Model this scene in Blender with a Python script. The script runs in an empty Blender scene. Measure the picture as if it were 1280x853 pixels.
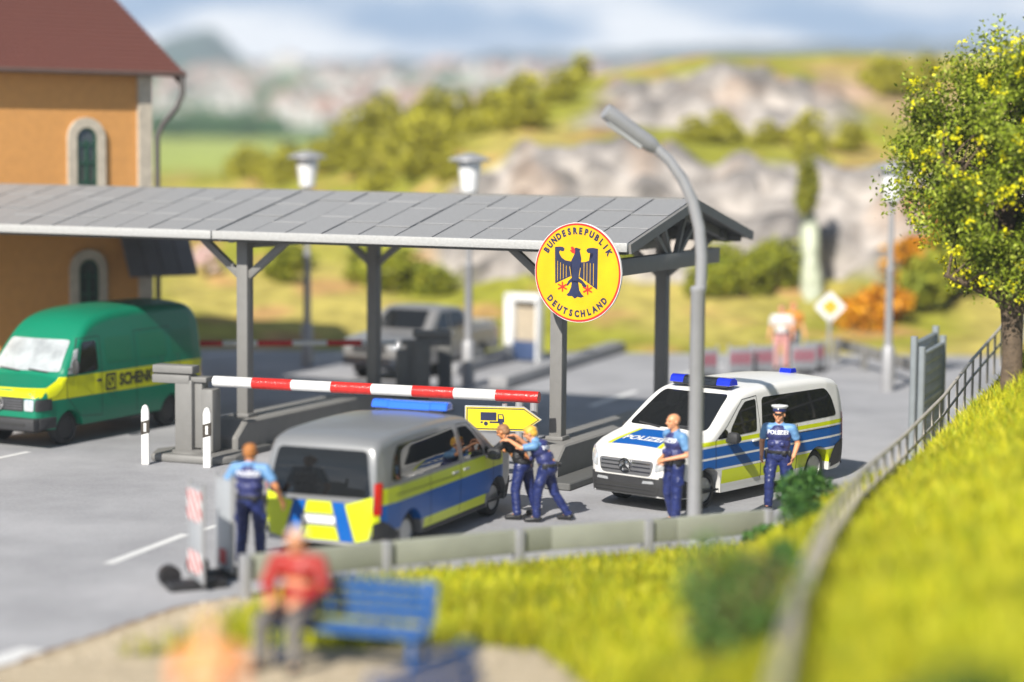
import bpy, bmesh, math, random
import numpy as np
from mathutils import Vector, Matrix, noise
from mathutils.bvhtree import BVHTree
random.seed(7); np.random.seed(7)
S = bpy.context.scene
COL = S.collection
V = Vector
# ------------------------------------------------------------------ camera
F, H0, ROLL, CH = 2645.0, 177.2, 0.0089, 6.0      # focal length in photo pixels, horizon row, roll, eye height
PITCH = math.atan((426.5-H0)/F)
cr, sr = math.cos(ROLL), math.sin(ROLL)
R0 = V((1,0,0)); U0 = V((0,math.sin(PITCH),math.cos(PITCH))); F0 = V((0,math.cos(PITCH),-math.sin(PITCH)))
RR = R0*cr + U0*sr; UU = -R0*sr + U0*cr
camd = bpy.data.cameras.new('camera'); cam = bpy.data.objects.new('camera', camd); COL.objects.link(cam)
S.camera = cam
cam.matrix_world = Matrix(((RR.x,UU.x,-F0.x,0),(RR.y,UU.y,-F0.y,0),(RR.z,UU.z,-F0.z,CH),(0,0,0,1)))
camd.sensor_width = 36; camd.lens = 36*F/1280; camd.clip_start = .5; camd.clip_end = 6000
camd.dof.use_dof = True; camd.dof.focus_distance = 36.6
camd.dof.aperture_fstop = camd.lens/1000/0.43; camd.dof.aperture_blades = 0
# ------------------------------------------------------------------ light
SUN_EL = math.radians(38); SUN_AZ_DIR = V((.42,.90,0)).normalized()       # direction the light travels in plan
w = bpy.data.worlds.new('World'); S.world = w; w.use_nodes = True
nt = w.node_tree; nt.nodes.clear(); N = nt.nodes.new; LK = nt.links.new
out = N('ShaderNodeOutputWorld'); bg = N('ShaderNodeBackground'); sky = N('ShaderNodeTexSky')
sky.sky_type = 'NISHITA'; sky.sun_disc = False; sky.sun_elevation = SUN_EL
sky.sun_rotation = math.atan2(-SUN_AZ_DIR.x, -SUN_AZ_DIR.y)
sky.air_density = 1.3; sky.dust_density = .6
tc = N('ShaderNodeTexCoord'); mp = N('ShaderNodeMapping'); mp.inputs['Scale'].default_value = (8,8,34)
no = N('ShaderNodeTexNoise'); no.inputs['Scale'].default_value = 1.1; no.inputs['Detail'].default_value = 5
rp = N('ShaderNodeValToRGB'); rp.color_ramp.elements[0].position = .46; rp.color_ramp.elements[1].position = .62
mx = N('ShaderNodeMix'); mx.data_type = 'RGBA'
mx.inputs['B'].default_value = (17,17.5,18.5,1)
tint = N('ShaderNodeMix'); tint.data_type='RGBA'; tint.inputs['Factor'].default_value=.55; tint.inputs['B'].default_value=(3.2,6.6,12.5,1)
LK(tc.outputs['Generated'], mp.inputs['Vector']); LK(mp.outputs['Vector'], no.inputs['Vector'])
sep = N('ShaderNodeSeparateXYZ'); LK(tc.outputs['Generated'], sep.inputs[0])
el = N('ShaderNodeMapRange'); el.inputs['From Min'].default_value=.10; el.inputs['From Max'].default_value=.28; el.inputs['To Min'].default_value=1; el.inputs['To Max'].default_value=0
LK(sep.outputs['Z'], el.inputs['Value'])
m1 = N('ShaderNodeMath'); m1.operation='MULTIPLY'; m2 = N('ShaderNodeMath'); m2.operation='MULTIPLY'; m2.inputs[1].default_value=.8
LK(el.outputs['Result'], m1.inputs[1]); LK(el.outputs['Result'], m2.inputs[0])
LK(no.outputs['Fac'], rp.inputs['Fac']); LK(rp.outputs['Color'], m1.inputs[0]); LK(m1.outputs[0], mx.inputs['Factor'])
LK(m2.outputs[0], tint.inputs['Factor']); LK(sky.outputs['Color'], tint.inputs['A']); LK(tint.outputs['Result'], mx.inputs['A']); LK(mx.outputs['Result'], bg.inputs['Color'])
bg.inputs['Strength'].default_value = .05
LK(bg.outputs['Background'], out.inputs['Surface'])
sd = bpy.data.lights.new('sun','SUN'); sd.energy = 5.0; sd.angle = math.radians(.6); sd.color = (1,.95,.87)
so = bpy.data.objects.new('sun', sd); COL.objects.link(so)
ldir = V((SUN_AZ_DIR.x*math.cos(SUN_EL), SUN_AZ_DIR.y*math.cos(SUN_EL), -math.sin(SUN_EL)))
so.rotation_euler = ldir.to_track_quat('-Z','Y').to_euler()
S.view_settings.view_transform = 'Standard'; S.view_settings.look = 'None'
S.view_settings.exposure = 0.60; S.view_settings.gamma = 1
S.render.engine = 'CYCLES'
try:
    S.cycles.volume_bounces = 0; S.cycles.max_bounces = 6; S.cycles.use_denoising = True
except Exception: pass
# ------------------------------------------------------------------ helpers
def ray(px,py): return ((px-640)/F)*RR + ((426.5-py)/F)*UU + F0
def G(px,py,z=0):
    d = ray(px,py); t = (z-CH)/d.z; return V((d.x*t, d.y*t, z))
def at(px,py,D):
    d = ray(px,py); t = D/d.y; return V((d.x*t, D, CH+d.z*t))
def lerp(a,b,t): return a+(b-a)*t
def tag(o,label=None,cat=None,group=None,kind=None):
    if label: o['label']=label
    if cat: o['category']=cat
    if group: o['group']=group
    if kind: o['kind']=kind
    return o
def thing(name,label,cat,loc=(0,0,0),rz=0,group=None):
    o = bpy.data.objects.new(name,None); COL.objects.link(o); o.location=loc; o.rotation_euler=(0,0,rz)
    o.empty_display_size=.2
    return tag(o,label,cat,group)
def link(name,me,parent=None):
    o = bpy.data.objects.new(name,me); COL.objects.link(o)
    if parent: o.parent=parent
    return o
def dup(root,loc=None,rz=None,label=None,scale=None):
    r = root.copy(); COL.objects.link(r)
    if loc is not None: r.location=loc
    if rz is not None: r.rotation_euler=(0,0,rz)
    if scale is not None: r.scale=scale
    if label: r['label']=label
    for ch in list(root.children):
        c=ch.copy(); COL.objects.link(c); c.parent=r
        for g in list(ch.children):
            d=g.copy(); COL.objects.link(d); d.parent=c
    return r
MATS={}
def mat(name,col,rough=.5,metal=0,var=.08,scale=3.0,bump=0,bscale=40,spec=.5,coat=0,emit=None,trans=0):
    if name in MATS: return MATS[name]
    m=bpy.data.materials.new(name); m.use_nodes=True; t=m.node_tree; b=t.nodes['Principled BSDF']
    b.inputs['Roughness'].default_value=rough; b.inputs['Metallic'].default_value=metal
    b.inputs['Specular IOR Level'].default_value=spec
    if coat: b.inputs['Coat Weight'].default_value=coat; b.inputs['Coat Roughness'].default_value=.08
    if trans: b.inputs['Transmission Weight'].default_value=trans
    tcn=t.nodes.new('ShaderNodeTexCoord')
    if var:
        n=t.nodes.new('ShaderNodeTexNoise'); n.inputs['Scale'].default_value=scale; n.inputs['Detail'].default_value=6
        r=t.nodes.new('ShaderNodeValToRGB')
        r.color_ramp.elements[0].position=.3; r.color_ramp.elements[1].position=.7
        r.color_ramp.elements[0].color=(*[max(0,c*(1-var)) for c in col],1)
        r.color_ramp.elements[1].color=(*[min(1,c*(1+var)) for c in col],1)
        t.links.new(tcn.outputs['Object'],n.inputs['Vector']); t.links.new(n.outputs['Fac'],r.inputs['Fac'])
        t.links.new(r.outputs['Color'],b.inputs['Base Color'])
    else: b.inputs['Base Color'].default_value=(*col,1)
    if bump:
        n2=t.nodes.new('ShaderNodeTexNoise'); n2.inputs['Scale'].default_value=bscale; n2.inputs['Detail'].default_value=4
        bp=t.nodes.new('ShaderNodeBump'); bp.inputs['Strength'].default_value=bump; bp.inputs['Distance'].default_value=.02
        t.links.new(tcn.outputs['Object'],n2.inputs['Vector']); t.links.new(n2.outputs['Fac'],bp.inputs['Height'])
        t.links.new(bp.outputs['Normal'],b.inputs['Normal'])
    if emit:
        b.inputs['Emission Color'].default_value=(*emit[0],1); b.inputs['Emission Strength'].default_value=emit[1]
    MATS[name]=m; return m
def attrmat(name,attr='Col',rough=.8,bump=0,bscale=8,trans=0,var=.25,vscale=4):
    m=bpy.data.materials.new(name); m.use_nodes=True; t=m.node_tree; b=t.nodes['Principled BSDF']
    a=t.nodes.new('ShaderNodeAttribute'); a.attribute_name=attr
    n=t.nodes.new('ShaderNodeTexNoise'); n.inputs['Scale'].default_value=vscale; n.inputs['Detail'].default_value=8
    g=t.nodes.new('ShaderNodeNewGeometry'); t.links.new(g.outputs['Position'],n.inputs['Vector'])
    mr=t.nodes.new('ShaderNodeMapRange'); mr.inputs['From Min'].default_value=.3; mr.inputs['From Max'].default_value=.7
    mr.inputs['To Min'].default_value=1-var; mr.inputs['To Max'].default_value=1+var
    t.links.new(n.outputs['Fac'],mr.inputs['Value'])
    vm=t.nodes.new('ShaderNodeVectorMath'); vm.operation='SCALE'
    t.links.new(a.outputs['Color'],vm.inputs[0]); t.links.new(mr.outputs['Result'],vm.inputs['Scale'])
    t.links.new(vm.outputs['Vector'],b.inputs['Base Color'])
    b.inputs['Roughness'].default_value=rough; b.inputs['Specular IOR Level'].default_value=.2
    if bump:
        n2=t.nodes.new('ShaderNodeTexNoise'); n2.inputs['Scale'].default_value=bscale; n2.inputs['Detail'].default_value=8
        t.links.new(g.outputs['Position'],n2.inputs['Vector'])
        bp=t.nodes.new('ShaderNodeBump'); bp.inputs['Strength'].default_value=bump; bp.inputs['Distance'].default_value=.1
        t.links.new(n2.outputs['Fac'],bp.inputs['Height']); t.links.new(bp.outputs['Normal'],b.inputs['Normal'])
    MATS[name]=m; return m
class MB:
    """collects primitives into one mesh"""
    def __init__(s): s.bm=bmesh.new(); s.mi=0
    def _fin(s,vs):
        fs=set()
        for v in vs:
            for f in v.link_faces: fs.add(f)
        for f in fs: f.material_index=s.mi
    def box(s,c,sz,rz=0,M=None,bev=0):
        r=bmesh.ops.create_cube(s.bm,size=1); vs=r['verts']
        T=Matrix.Translation(V(c))@Matrix.Rotation(rz,4,'Z')@Matrix.Diagonal((*sz,1))
        if M is not None: T=M@Matrix.Diagonal((*sz,1))
        bmesh.ops.transform(s.bm,matrix=T,verts=vs)
        s._fin(vs)
        if bev:
            es=list({e for v in vs for e in v.link_edges})
            rr=bmesh.ops.bevel(s.bm,geom=es,offset=bev,segments=2,affect='EDGES',profile=.5)
            for f in rr['faces']: f.material_index=s.mi
        return s
    def prism(s,pts,h0,h1,T=None,bev=0):
        """polygon pts (u,v) extruded between h0 and h1 along local z; T places it"""
        T=T or Matrix()
        a=[s.bm.verts.new(T@V((x,y,h0))) for x,y in pts]; b=[s.bm.verts.new(T@V((x,y,h1))) for x,y in pts]
        n=len(pts); fs=[s.bm.faces.new(a[::-1]),s.bm.faces.new(b)]
        for i in range(n): fs.append(s.bm.faces.new((a[i],a[(i+1)%n],b[(i+1)%n],b[i])))
        for f in fs: f.material_index=s.mi
        bmesh.ops.recalc_face_normals(s.bm,faces=fs)
        if bev:
            es=list({e for f in fs for e in f.edges})
            rr=bmesh.ops.bevel(s.bm,geom=es,offset=bev,segments=1,affect='EDGES')
            for f in rr['faces']: f.material_index=s.mi
        return s
    def tube(s,pts,r,n=10,caps=True,sq=1):
        pts=[V(p) for p in pts]; m=len(pts); rs=r if hasattr(r,'__len__') else [r]*m
        rings=[]; prev=None
        for i,p in enumerate(pts):
            d=(pts[min(i+1,m-1)]-pts[max(i-1,0)]).normalized()
            u=prev if prev is not None else (V((0,0,1)) if abs(d.z)<.9 else V((1,0,0)))
            u=(u-d*u.dot(d)).normalized(); prev=u; v=d.cross(u)
            rings.append([s.bm.verts.new(p+(u*math.cos(2*math.pi*k/n)+v*math.sin(2*math.pi*k/n)*sq)*rs[i]) for k in range(n)])
        fs=[]
        for a,b in zip(rings,rings[1:]):
            for k in range(n): fs.append(s.bm.faces.new((a[k],b[k],b[(k+1)%n],a[(k+1)%n])))
        if caps: fs+= [s.bm.faces.new(rings[0]), s.bm.faces.new(rings[-1][::-1])]
        for f in fs: f.material_index=s.mi
        bmesh.ops.recalc_face_normals(s.bm,faces=fs)
        return s
    def bar(s,a,b,wd,hg,up=V((0,0,1)),bev=0):
        a=V(a); b=V(b); d=(b-a); L=d.length; d.normalize(); x=d.cross(up).normalized(); z=x.cross(d)
        M=Matrix(((x.x,d.x,z.x,0),(x.y,d.y,z.y,0),(x.z,d.z,z.z,0),(0,0,0,1))); M=Matrix.Translation((a+b)/2)@M
        return s.box((0,0,0),(wd,L,hg),M=M,bev=bev)
    def ell(s,c,r,q=None,seg=16):
        r3=r if hasattr(r,'__len__') else (r,r,r)
        rr=bmesh.ops.create_uvsphere(s.bm,u_segments=seg,v_segments=max(6,seg//2),radius=1)
        M=Matrix.Translation(V(c))@(q.to_matrix().to_4x4() if q else Matrix())@Matrix.Diagonal((*r3,1))
        bmesh.ops.transform(s.bm,matrix=M,verts=rr['verts']); s._fin(rr['verts']); return s
    def cap(s,a,b,ra,rb,seg=14,sq=1):
        a=V(a);b=V(b); L=(b-a).length; k=max(4,int(L/.03)); k=min(k,14)
        pts=[];rs=[]
        d=(b-a).normalized()
        for t in (-1,-.85,-.5,0): pts.append(a+d*ra*t); rs.append(max(.0005,ra*math.sqrt(max(0,1-t*t))))
        for i in range(1,k): pts.append(a.lerp(b,i/k)); rs.append(lerp(ra,rb,i/k))
        for t in (0,.5,.85,1): pts.append(b+d*rb*t); rs.append(max(.0005,rb*math.sqrt(max(0,1-t*t))))
        return s.tube(pts,rs,seg,sq=sq)
    def lathe(s,prof,c=(0,0,0),n=24,M=None,seg=None):
        M=M or Matrix.Translation(V(c)); rings=[]
        for r,z in prof: rings.append([s.bm.verts.new(M@V((r*math.cos(2*math.pi*k/n),r*math.sin(2*math.pi*k/n),z))) for k in range(n)])
        fs=[]
        for a,b in zip(rings,rings[1:]):
            for k in range(n): fs.append(s.bm.faces.new((a[k],a[(k+1)%n],b[(k+1)%n],b[k])))
        fs+=[s.bm.faces.new(rings[0][::-1]),s.bm.faces.new(rings[-1])]
        for f in fs: f.material_index=s.mi
        bmesh.ops.recalc_face_normals(s.bm,faces=fs)
        return s
    def mesh(s,name,mats,ang=35,smooth=True):
        me=bpy.data.meshes.new(name); s.bm.to_mesh(me)
        for m in (mats if isinstance(mats,(list,tuple)) else [mats]): me.materials.append(m)
        if smooth:
            me.polygons.foreach_set('use_smooth',[True]*len(me.polygons)); me.set_sharp_from_angle(angle=math.radians(ang))
        return me
    def obj(s,name,mats,parent=None,ang=35,smooth=True):
        return link(name,s.mesh(name,mats,ang,smooth),parent)
def npmesh(name,verts,faces,mats,cols=None,smooth=False,mi=None):
    me=bpy.data.meshes.new(name); verts=np.asarray(verts,dtype=np.float32); faces=np.asarray(faces,dtype=np.int32)
    n,k=faces.shape
    me.vertices.add(len(verts)); me.vertices.foreach_set('co',verts.ravel())
    me.loops.add(n*k); me.loops.foreach_set('vertex_index',faces.ravel())
    me.polygons.add(n); me.polygons.foreach_set('loop_start',np.arange(n,dtype=np.int32)*k)
    me.polygons.foreach_set('loop_total',np.full(n,k,dtype=np.int32))
    if mi is not None: me.polygons.foreach_set('material_index',np.asarray(mi,dtype=np.int32))
    me.update(calc_edges=True); me.validate()
    for m in (mats if isinstance(mats,(list,tuple)) else [mats]): me.materials.append(m)
    if cols is not None:
        ca=me.color_attributes.new('Col','FLOAT_COLOR','POINT'); c4=np.ones((len(verts),4),dtype=np.float32); c4[:,:3]=cols
        ca.data.foreach_set('color',c4.ravel())
    if smooth: me.polygons.foreach_set('use_smooth',[True]*n)
    return me
def remeshed(mb,name,m,voxel,parent=None,smooth_it=2,disp=None):
    me=bpy.data.meshes.new(name); mb.bm.to_mesh(me)
    o=bpy.data.objects.new(name,me); COL.objects.link(o)
    md=o.modifiers.new('r','REMESH'); md.mode='VOXEL'; md.voxel_size=voxel
    if smooth_it:
        sm=o.modifiers.new('s','SMOOTH'); sm.factor=.5; sm.iterations=smooth_it
    dg=bpy.context.evaluated_depsgraph_get(); dg.update()
    me2=bpy.data.meshes.new_from_object(o.evaluated_get(dg)); me2.name=name
    bpy.data.objects.remove(o); bpy.data.meshes.remove(me)
    if disp:
        amp,sc=disp
        for v in me2.vertices:
            n=noise.noise(v.co*sc); n2=noise.noise(v.co*sc*2.3+V((5,1,2)))
            v.co+=v.normal*(amp*(n+.5*n2))
    me2.materials.clear(); me2.materials.append(m)
    me2.polygons.foreach_set('use_smooth',[True]*len(me2.polygons))
    ob=link(name,me2,parent); return ob
def bvh_of(me):
    bm=bmesh.new(); bm.from_mesh(me); b=BVHTree.FromBMesh(bm); bm.free(); return b
def poly2(polys,step=.05):
    """2D bmesh of polygons cut into a grid, coordinates (u,v,0)"""
    bm=bmesh.new()
    for P in polys: bm.faces.new([bm.verts.new((p[0],p[1],0)) for p in P])
    return cut2(bm,step)
def cut2(bm,step):
    bmesh.ops.triangulate(bm,faces=bm.faces[:])
    us=[v.co.x for v in bm.verts]; vs=[v.co.y for v in bm.verts]
    for lo,hi,ax in ((min(us),max(us),0),(min(vs),max(vs),1)):
        k=math.floor(lo/step)+1
        while k*step<hi:
            co=V((0,0,0)); co[ax]=k*step; no_=V((0,0,0)); no_[ax]=1
            bmesh.ops.bisect_plane(bm,geom=bm.verts[:]+bm.edges[:]+bm.faces[:],plane_co=co,plane_no=no_,dist=1e-5); k+=1
    return bm
FONT=None
def text2(txt,size=1,bold=0,sx=1):
    cu=bpy.data.curves.new('lettering','FONT'); cu.body=txt; cu.size=size; cu.align_x='CENTER'; cu.align_y='CENTER'; cu.offset=bold; cu.resolution_u=3
    o=bpy.data.objects.new('lettering',cu); COL.objects.link(o)
    dg=bpy.context.evaluated_depsgraph_get(); dg.update()
    me=bpy.data.meshes.new_from_object(o.evaluated_get(dg)); bpy.data.objects.remove(o); bpy.data.curves.remove(cu)
    bm=bmesh.new(); bm.from_mesh(me); bpy.data.meshes.remove(me)
    if sx!=1:
        for v in bm.verts: v.co.x*=sx
    return bm
def decal(name,bvh,bm,fn,off,m,parent,thick=True,offset2=(0,0)):
    """projects the 2D bmesh on a surface; fn(u,v)->(origin,dir)"""
    dead=[]
    for v in bm.verts:
        o,d=fn(v.co.x+offset2[0],v.co.y+offset2[1]); d=V(d).normalized()
        h=bvh.ray_cast(V(o),d)
        if h[0] is None: dead.append(v)
        else:
            n=h[1]
            if n.dot(d)>0: n=-n
            v.co=h[0]+n*off
    if dead: bmesh.ops.delete(bm,geom=dead,context='VERTS')
    if not bm.faces: return None
    f0=bm.faces[:]
    bmesh.ops.recalc_face_normals(bm,faces=f0)
    d=V(fn(0,0)[1]); s=sum(f.normal.dot(d) for f in bm.faces)
    if s>0: bmesh.ops.reverse_faces(bm,faces=bm.faces[:])
    me=bpy.data.meshes.new(name); bm.to_mesh(me); bm.free(); me.materials.append(m)
    me.polygons.foreach_set('use_smooth',[True]*len(me.polygons))
    return link(name,me,parent)
def rpoly(pts,r=.06,n=4):
    """rounds polygon corners"""
    out=[]; m=len(pts)
    for i in range(m):
        p=V((*pts[i],0)); a=V((*pts[i-1],0)); b=V((*pts[(i+1)%m],0))
        ra=min(r,(a-p).length*.45); rb=min(r,(b-p).length*.45)
        A=p+(a-p).normalized()*ra; B=p+(b-p).normalized()*rb
        for k in range(n+1):
            t=k/n; q=A*(1-t)**2+p*2*t*(1-t)+B*t*t; out.append((q.x,q.y))
    return out
def disc(cx,cy,r,n=28): return [(cx+r*math.cos(2*math.pi*k/n),cy+r*math.sin(2*math.pi*k/n)) for k in range(n)]

# ------------------------------------------------------------------ colours
GREY=mat('grey plastic',(.20,.195,.185),.55,var=.05,scale=6,bump=.25,bscale=30)
GREYD=mat('darker grey plastic',(.115,.115,.11),.6,var=.06,scale=6,bump=.2)
ROOFG=mat('roof grey',(.27,.27,.273),.55,var=.14,scale=40,bump=.3,bscale=60)
WHITE=mat('white paint',(.80,.80,.78),.35,var=.03)
RED=mat('red paint',(.60,.025,.02),.22,var=.12,scale=12,bump=.5,bscale=25)
WHITEP=mat('white bumpy paint',(.80,.80,.78),.3,var=.05,scale=10,bump=.4,bscale=25)
BLACK=mat('black plastic',(.022,.022,.024),.45,var=.1)
RUBBER=mat('rubber',(.025,.025,.025),.7,var=.1)
SILVER=mat('silver paint',(.50,.50,.49),.35,metal=.45,var=.03)
CHROME=mat('chrome',(.75,.75,.75),.15,metal=1,var=0)
GLASS=mat('dark glass',(.012,.013,.014),.04,var=0,spec=.55)
BLUEL=mat('blue lens',(.01,.03,.55),.08,var=0,coat=1)
BLUELT=mat('bright blue lens',(.03,.16,.85),.12,var=0,coat=1)
YEL=mat('signal yellow film',(.66,.74,.012),.35,var=.02)
BLU=mat('police blue film',(.006,.11,.42),.28,var=.02)
SKIN=mat('painted skin',(.72,.33,.17),.4,var=.05,scale=10)
SKIN2=mat('tanned painted skin',(.62,.25,.10),.4,var=.05,scale=10)
NAVY=mat('navy cloth',(.018,.028,.12),.38,var=.3,scale=14,bump=.3,bscale=25)
VEST=mat('navy vest',(.035,.042,.15),.42,var=.3,scale=18,bump=.3,bscale=30)
LBLUE=mat('light blue shirt',(.14,.30,.54),.5,var=.12,scale=14)
LAMPG=mat('lamp grey',(.36,.36,.37),.4,metal=.25,var=.05,scale=5)

# ------------------------------------------------------------------ ground
def polydist(X,Y,P):
    """signed distance to polyline, positive on its right hand (plot side)"""
    best=np.full(X.shape,1e9); sg=np.zeros(X.shape)
    for (x0,y0),(x1,y1) in zip(P,P[1:]):
        dx,dy=x1-x0,y1-y0; L=dx*dx+dy*dy
        t=np.clip(((X-x0)*dx+(Y-y0)*dy)/L,0,1); qx=x0+t*dx; qy=y0+t*dy
        d=np.hypot(X-qx,Y-qy); s=np.sign(-((Y-y0)*dx-(X-x0)*dy))
        m=d<best-1e-9; best=np.where(m,d,best); sg=np.where(m,s,sg)
    return best*sg
def sstep(a,b,x): t=np.clip((x-a)/(b-a),0,1); return t*t*(3-2*t)
def vnoise(X,Y,s,seed=0):
    f=np.vectorize(lambda a,b: noise.noise(V((a*s+seed*7.3,b*s-seed*3.1,seed*1.7)))); return f(X,Y)
EDGE=[(-20,8),(-9,20),(-5.77,23.8),(-4.35,26.9),(-3.6,27.7),(0,29.35),(3.4,31.0),(5.2,32.2),(6.6,35.3),(8.2,38.6),(9.4,41.8),(13,50),(22,66),(40,90)]
FENCE=[at(*p) for p in ((1300,360,50),(1278,383,45),(1255,405,42),(1215,450,38.5),(1180,495,35.8),(1130,545,32),(1077,590,27.6),(1036,640,22.8),(1008,700,18.6),(985,780,14.8),(970,853,12.6),(955,960,10))]
FP=[(p.x,p.y) for p in FENCE][::-1]
fy=np.array([p.y for p in FENCE][::-1]); fz=np.array([p.z for p in FENCE][::-1])
def plot_h(X,Y):
    X=np.asarray(X,float); Y=np.asarray(Y,float)
    e=polydist(X,Y,EDGE); f=polydist(X,Y,FP)     # f>0 right of fence
    base=np.clip(.072*(29.5-Y),0.02,1.4)*sstep(.1,2.6,e)+.02*sstep(0,.3,e)
    fb=np.interp(Y,fy,fz)-.56
    slope=np.interp(Y,[12,20,30,34,40],[.12,.22,.45,.75,.5])
    rise=fb+np.minimum(np.maximum(f,0)*slope,1.6)
    k=sstep(-2.3,0,f)*sstep(0,1.1,e)
    z=base*(1-k)+rise*k
    return np.where(e>0,z,-.06)
nx,ny=230,330
gx=np.linspace(-14,26,nx); gy=np.linspace(8.5,62,ny); X,Y=np.meshgrid(gx,gy)
Z=plot_h(X,Y)+.02*vnoise(X,Y,1.3)*(plot_h(X,Y)>0)
e=polydist(X,Y,EDGE)
def sandmask(X,Y):
    n=vnoise(X,Y,.9,3)*.9
    a=sstep(.3,-.3,(Y-22.6+n)+np.maximum(0,X-.35)*6)
    b=sstep(.3,-.3,X+3.05+n*.8-(Y-25)*.12)
    c=np.clip(np.maximum(a,b),0,1)
    patch=np.exp(-(((X+2.75)/.5)**2+((Y-24.2)/.9)**2))
    return np.clip(c-patch*.9,0,1)
sm_=sandmask(X,Y)
gcol=np.array([.12,.12,.025]); scol=np.array([.52,.43,.30]); bcol=np.array([.12,.055,.025])
C=gcol*(1-sm_[...,None])+scol*sm_[...,None]
eb=(np.exp(-((e-.05)/.17)**2)*(X<-2.2))[...,None]; C=C*(1-eb)+bcol*eb
idx=np.arange(nx*ny).reshape(ny,nx)
Fq=np.stack([idx[:-1,:-1],idx[:-1,1:],idx[1:,1:],idx[1:,:-1]],-1).reshape(-1,4)
ek=(e>-.35); keep=(ek[:-1,:-1]|ek[:-1,1:]|ek[1:,1:]|ek[1:,:-1]).ravel()
plotm=attrmat('plot soil',rough=.9,bump=.5,bscale=14,var=.22,vscale=6)
me=npmesh('bank',np.stack([X,Y,Z],-1).reshape(-1,3),Fq[keep],plotm,C.reshape(-1,3),smooth=True)
bank=link('bank',me); tag(bank,kind='structure')
# asphalt sheet
def asphalt():
    m=bpy.data.materials.new('asphalt'); m.use_nodes=True; t=m.node_tree; b=t.nodes['Principled BSDF']
    g=t.nodes.new('ShaderNodeNewGeometry')
    n1=t.nodes.new('ShaderNodeTexNoise'); n1.inputs['Scale'].default_value=16; n1.inputs['Detail'].default_value=8
    n2=t.nodes.new('ShaderNodeTexNoise'); n2.inputs['Scale'].default_value=.35; n2.inputs['Detail'].default_value=4
    for n in (n1,n2): t.links.new(g.outputs['Position'],n.inputs['Vector'])
    ma=t.nodes.new('ShaderNodeMath'); ma.operation='MULTIPLY_ADD'; ma.inputs[1].default_value=.45; t.links.new(n1.outputs['Fac'],ma.inputs[0]); t.links.new(n2.outputs['Fac'],ma.inputs[2]); n2.inputs['Roughness'].default_value=.65
    r=t.nodes.new('ShaderNodeValToRGB'); r.color_ramp.elements[0].position=.52; r.color_ramp.elements[1].position=.90
    r.color_ramp.elements[0].color=(.27,.27,.285,1); r.color_ramp.elements[1].color=(.40,.40,.415,1)
    t.links.new(ma.outputs[0],r.inputs['Fac']); t.links.new(r.outputs['Color'],b.inputs['Base Color'])
    b.inputs['Roughness'].default_value=.75
    bp=t.nodes.new('ShaderNodeBump'); bp.inputs['Strength'].default_value=.35; bp.inputs['Distance'].default_value=.02
    n3=t.nodes.new('ShaderNodeTexNoise'); n3.inputs['Scale'].default_value=30; t.links.new(g.outputs['Position'],n3.inputs['Vector'])
    t.links.new(n3.outputs['Fac'],bp.inputs['Height']); t.links.new(bp.outputs['Normal'],b.inputs['Normal'])
    return m
ASPH=asphalt()
def sheet(name,pts,z,m,thick=None):
    b=MB()
    if thick: b.prism(pts,z-thick,z)
    else: b.bm.faces.new([b.bm.verts.new((x,y,z)) for x,y in pts])
    bmesh.ops.recalc_face_normals(b.bm,faces=b.bm.faces[:])
    o=b.obj(name,m,smooth=False)
    if not thick and o.data.polygons[0].normal.z<0: o.data.flip_normals()
    return tag(o,kind='structure')
sheet('road',[(-45,5),(35,5),(35,61),(-45,61)],0,ASPH)
GROUNDM=mat('meadow ground',(.22,.22,.055),.9,var=.3,scale=.05)
sheet('ground',[(-3000,-200),(3000,-200),(3000,3500),(-3000,3500)],-.12,GROUNDM)
PAINT=mat('road paint',(.72,.72,.71),.5,var=.08,scale=8)
def marking(a,b,wd,name='road_marking'):
    a=V(a);b=V(b); d=(b-a).normalized(); n=V((-d.y,d.x,0))*wd/2
    return sheet(name,[(a-n).xy[:],(b-n).xy[:],(b+n).xy[:],(a+n).xy[:]],.004,PAINT)
marking(G(135,705),G(232,668),.17); marking(G(250,664),G(300,648),.14)
marking(G(-60,845),G(42,812),.35)
marking(G(-40,581),G(36,565),.16)
marking(G(738,508),G(795,489),.2); marking(G(850,470),G(905,456),.2)
marking(G(380,452),G(500,430),.2); marking(G(255,445),G(330,438),.2)
# dark tar joint / kerb by the far verge
KERB=mat('kerb stone',(.30,.30,.31),.7,var=.12,scale=4)
# ------------------------------------------------------------------ hill and valley
HK={ 60:[(60,None),(64,405),(72,330),(85,275),(100,240),(150,212),(250,186),(340,176)],
 330:[(60,None),(64,405),(72,335),(82,275),(94,222),(104,226),(150,212),(250,187),(340,176)],
 400:[(60,None),(64,405),(72,330),(82,265),(92,200),(104,215),(150,214),(250,190),(340,180)],
 480:[(60,None),(64,405),(72,325),(80,250),(88,190),(94,175),(105,200),(150,220),(250,200),(340,190)],
 555:[(60,None),(65,395),(70,350),(73,300),(75,235),(82,190),(92,150),(100,140),(112,180),(150,260),(340,260)],
 650:[(60,None),(66,380),(69,345),(71.5,250),(74,190),(80,172),(88,130),(96,114),(105,108),(118,150),(150,260),(340,260)],
 780:[(60,None),(66,380),(69,345),(71.5,260),(74,190),(82,168),(86,120),(92,100),(100,83),(118,120),(150,260),(340,260)],
 900:[(60,None),(66,385),(69,345),(71,260),(74,205),(81,178),(84,110),(87,84),(100,66),(118,100),(150,260),(340,260)],
 1030:[(60,None),(66,385),(69,345),(71,260),(74,205),(81,180),(84,140),(88,112),(102,63),(120,95),(150,260),(340,260)],
 1170:[(60,None),(66,390),(69,350),(71,270),(74,215),(81,190),(90,140),(96,105),(106,64),(120,95),(150,260),(340,260)],
 1500:[(60,None),(66,390),(69,350),(71,270),(74,215),(81,190),(90,140),(96,105),(106,80),(120,105),(150,260),(340,260)]}
keys=sorted(HK)
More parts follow.
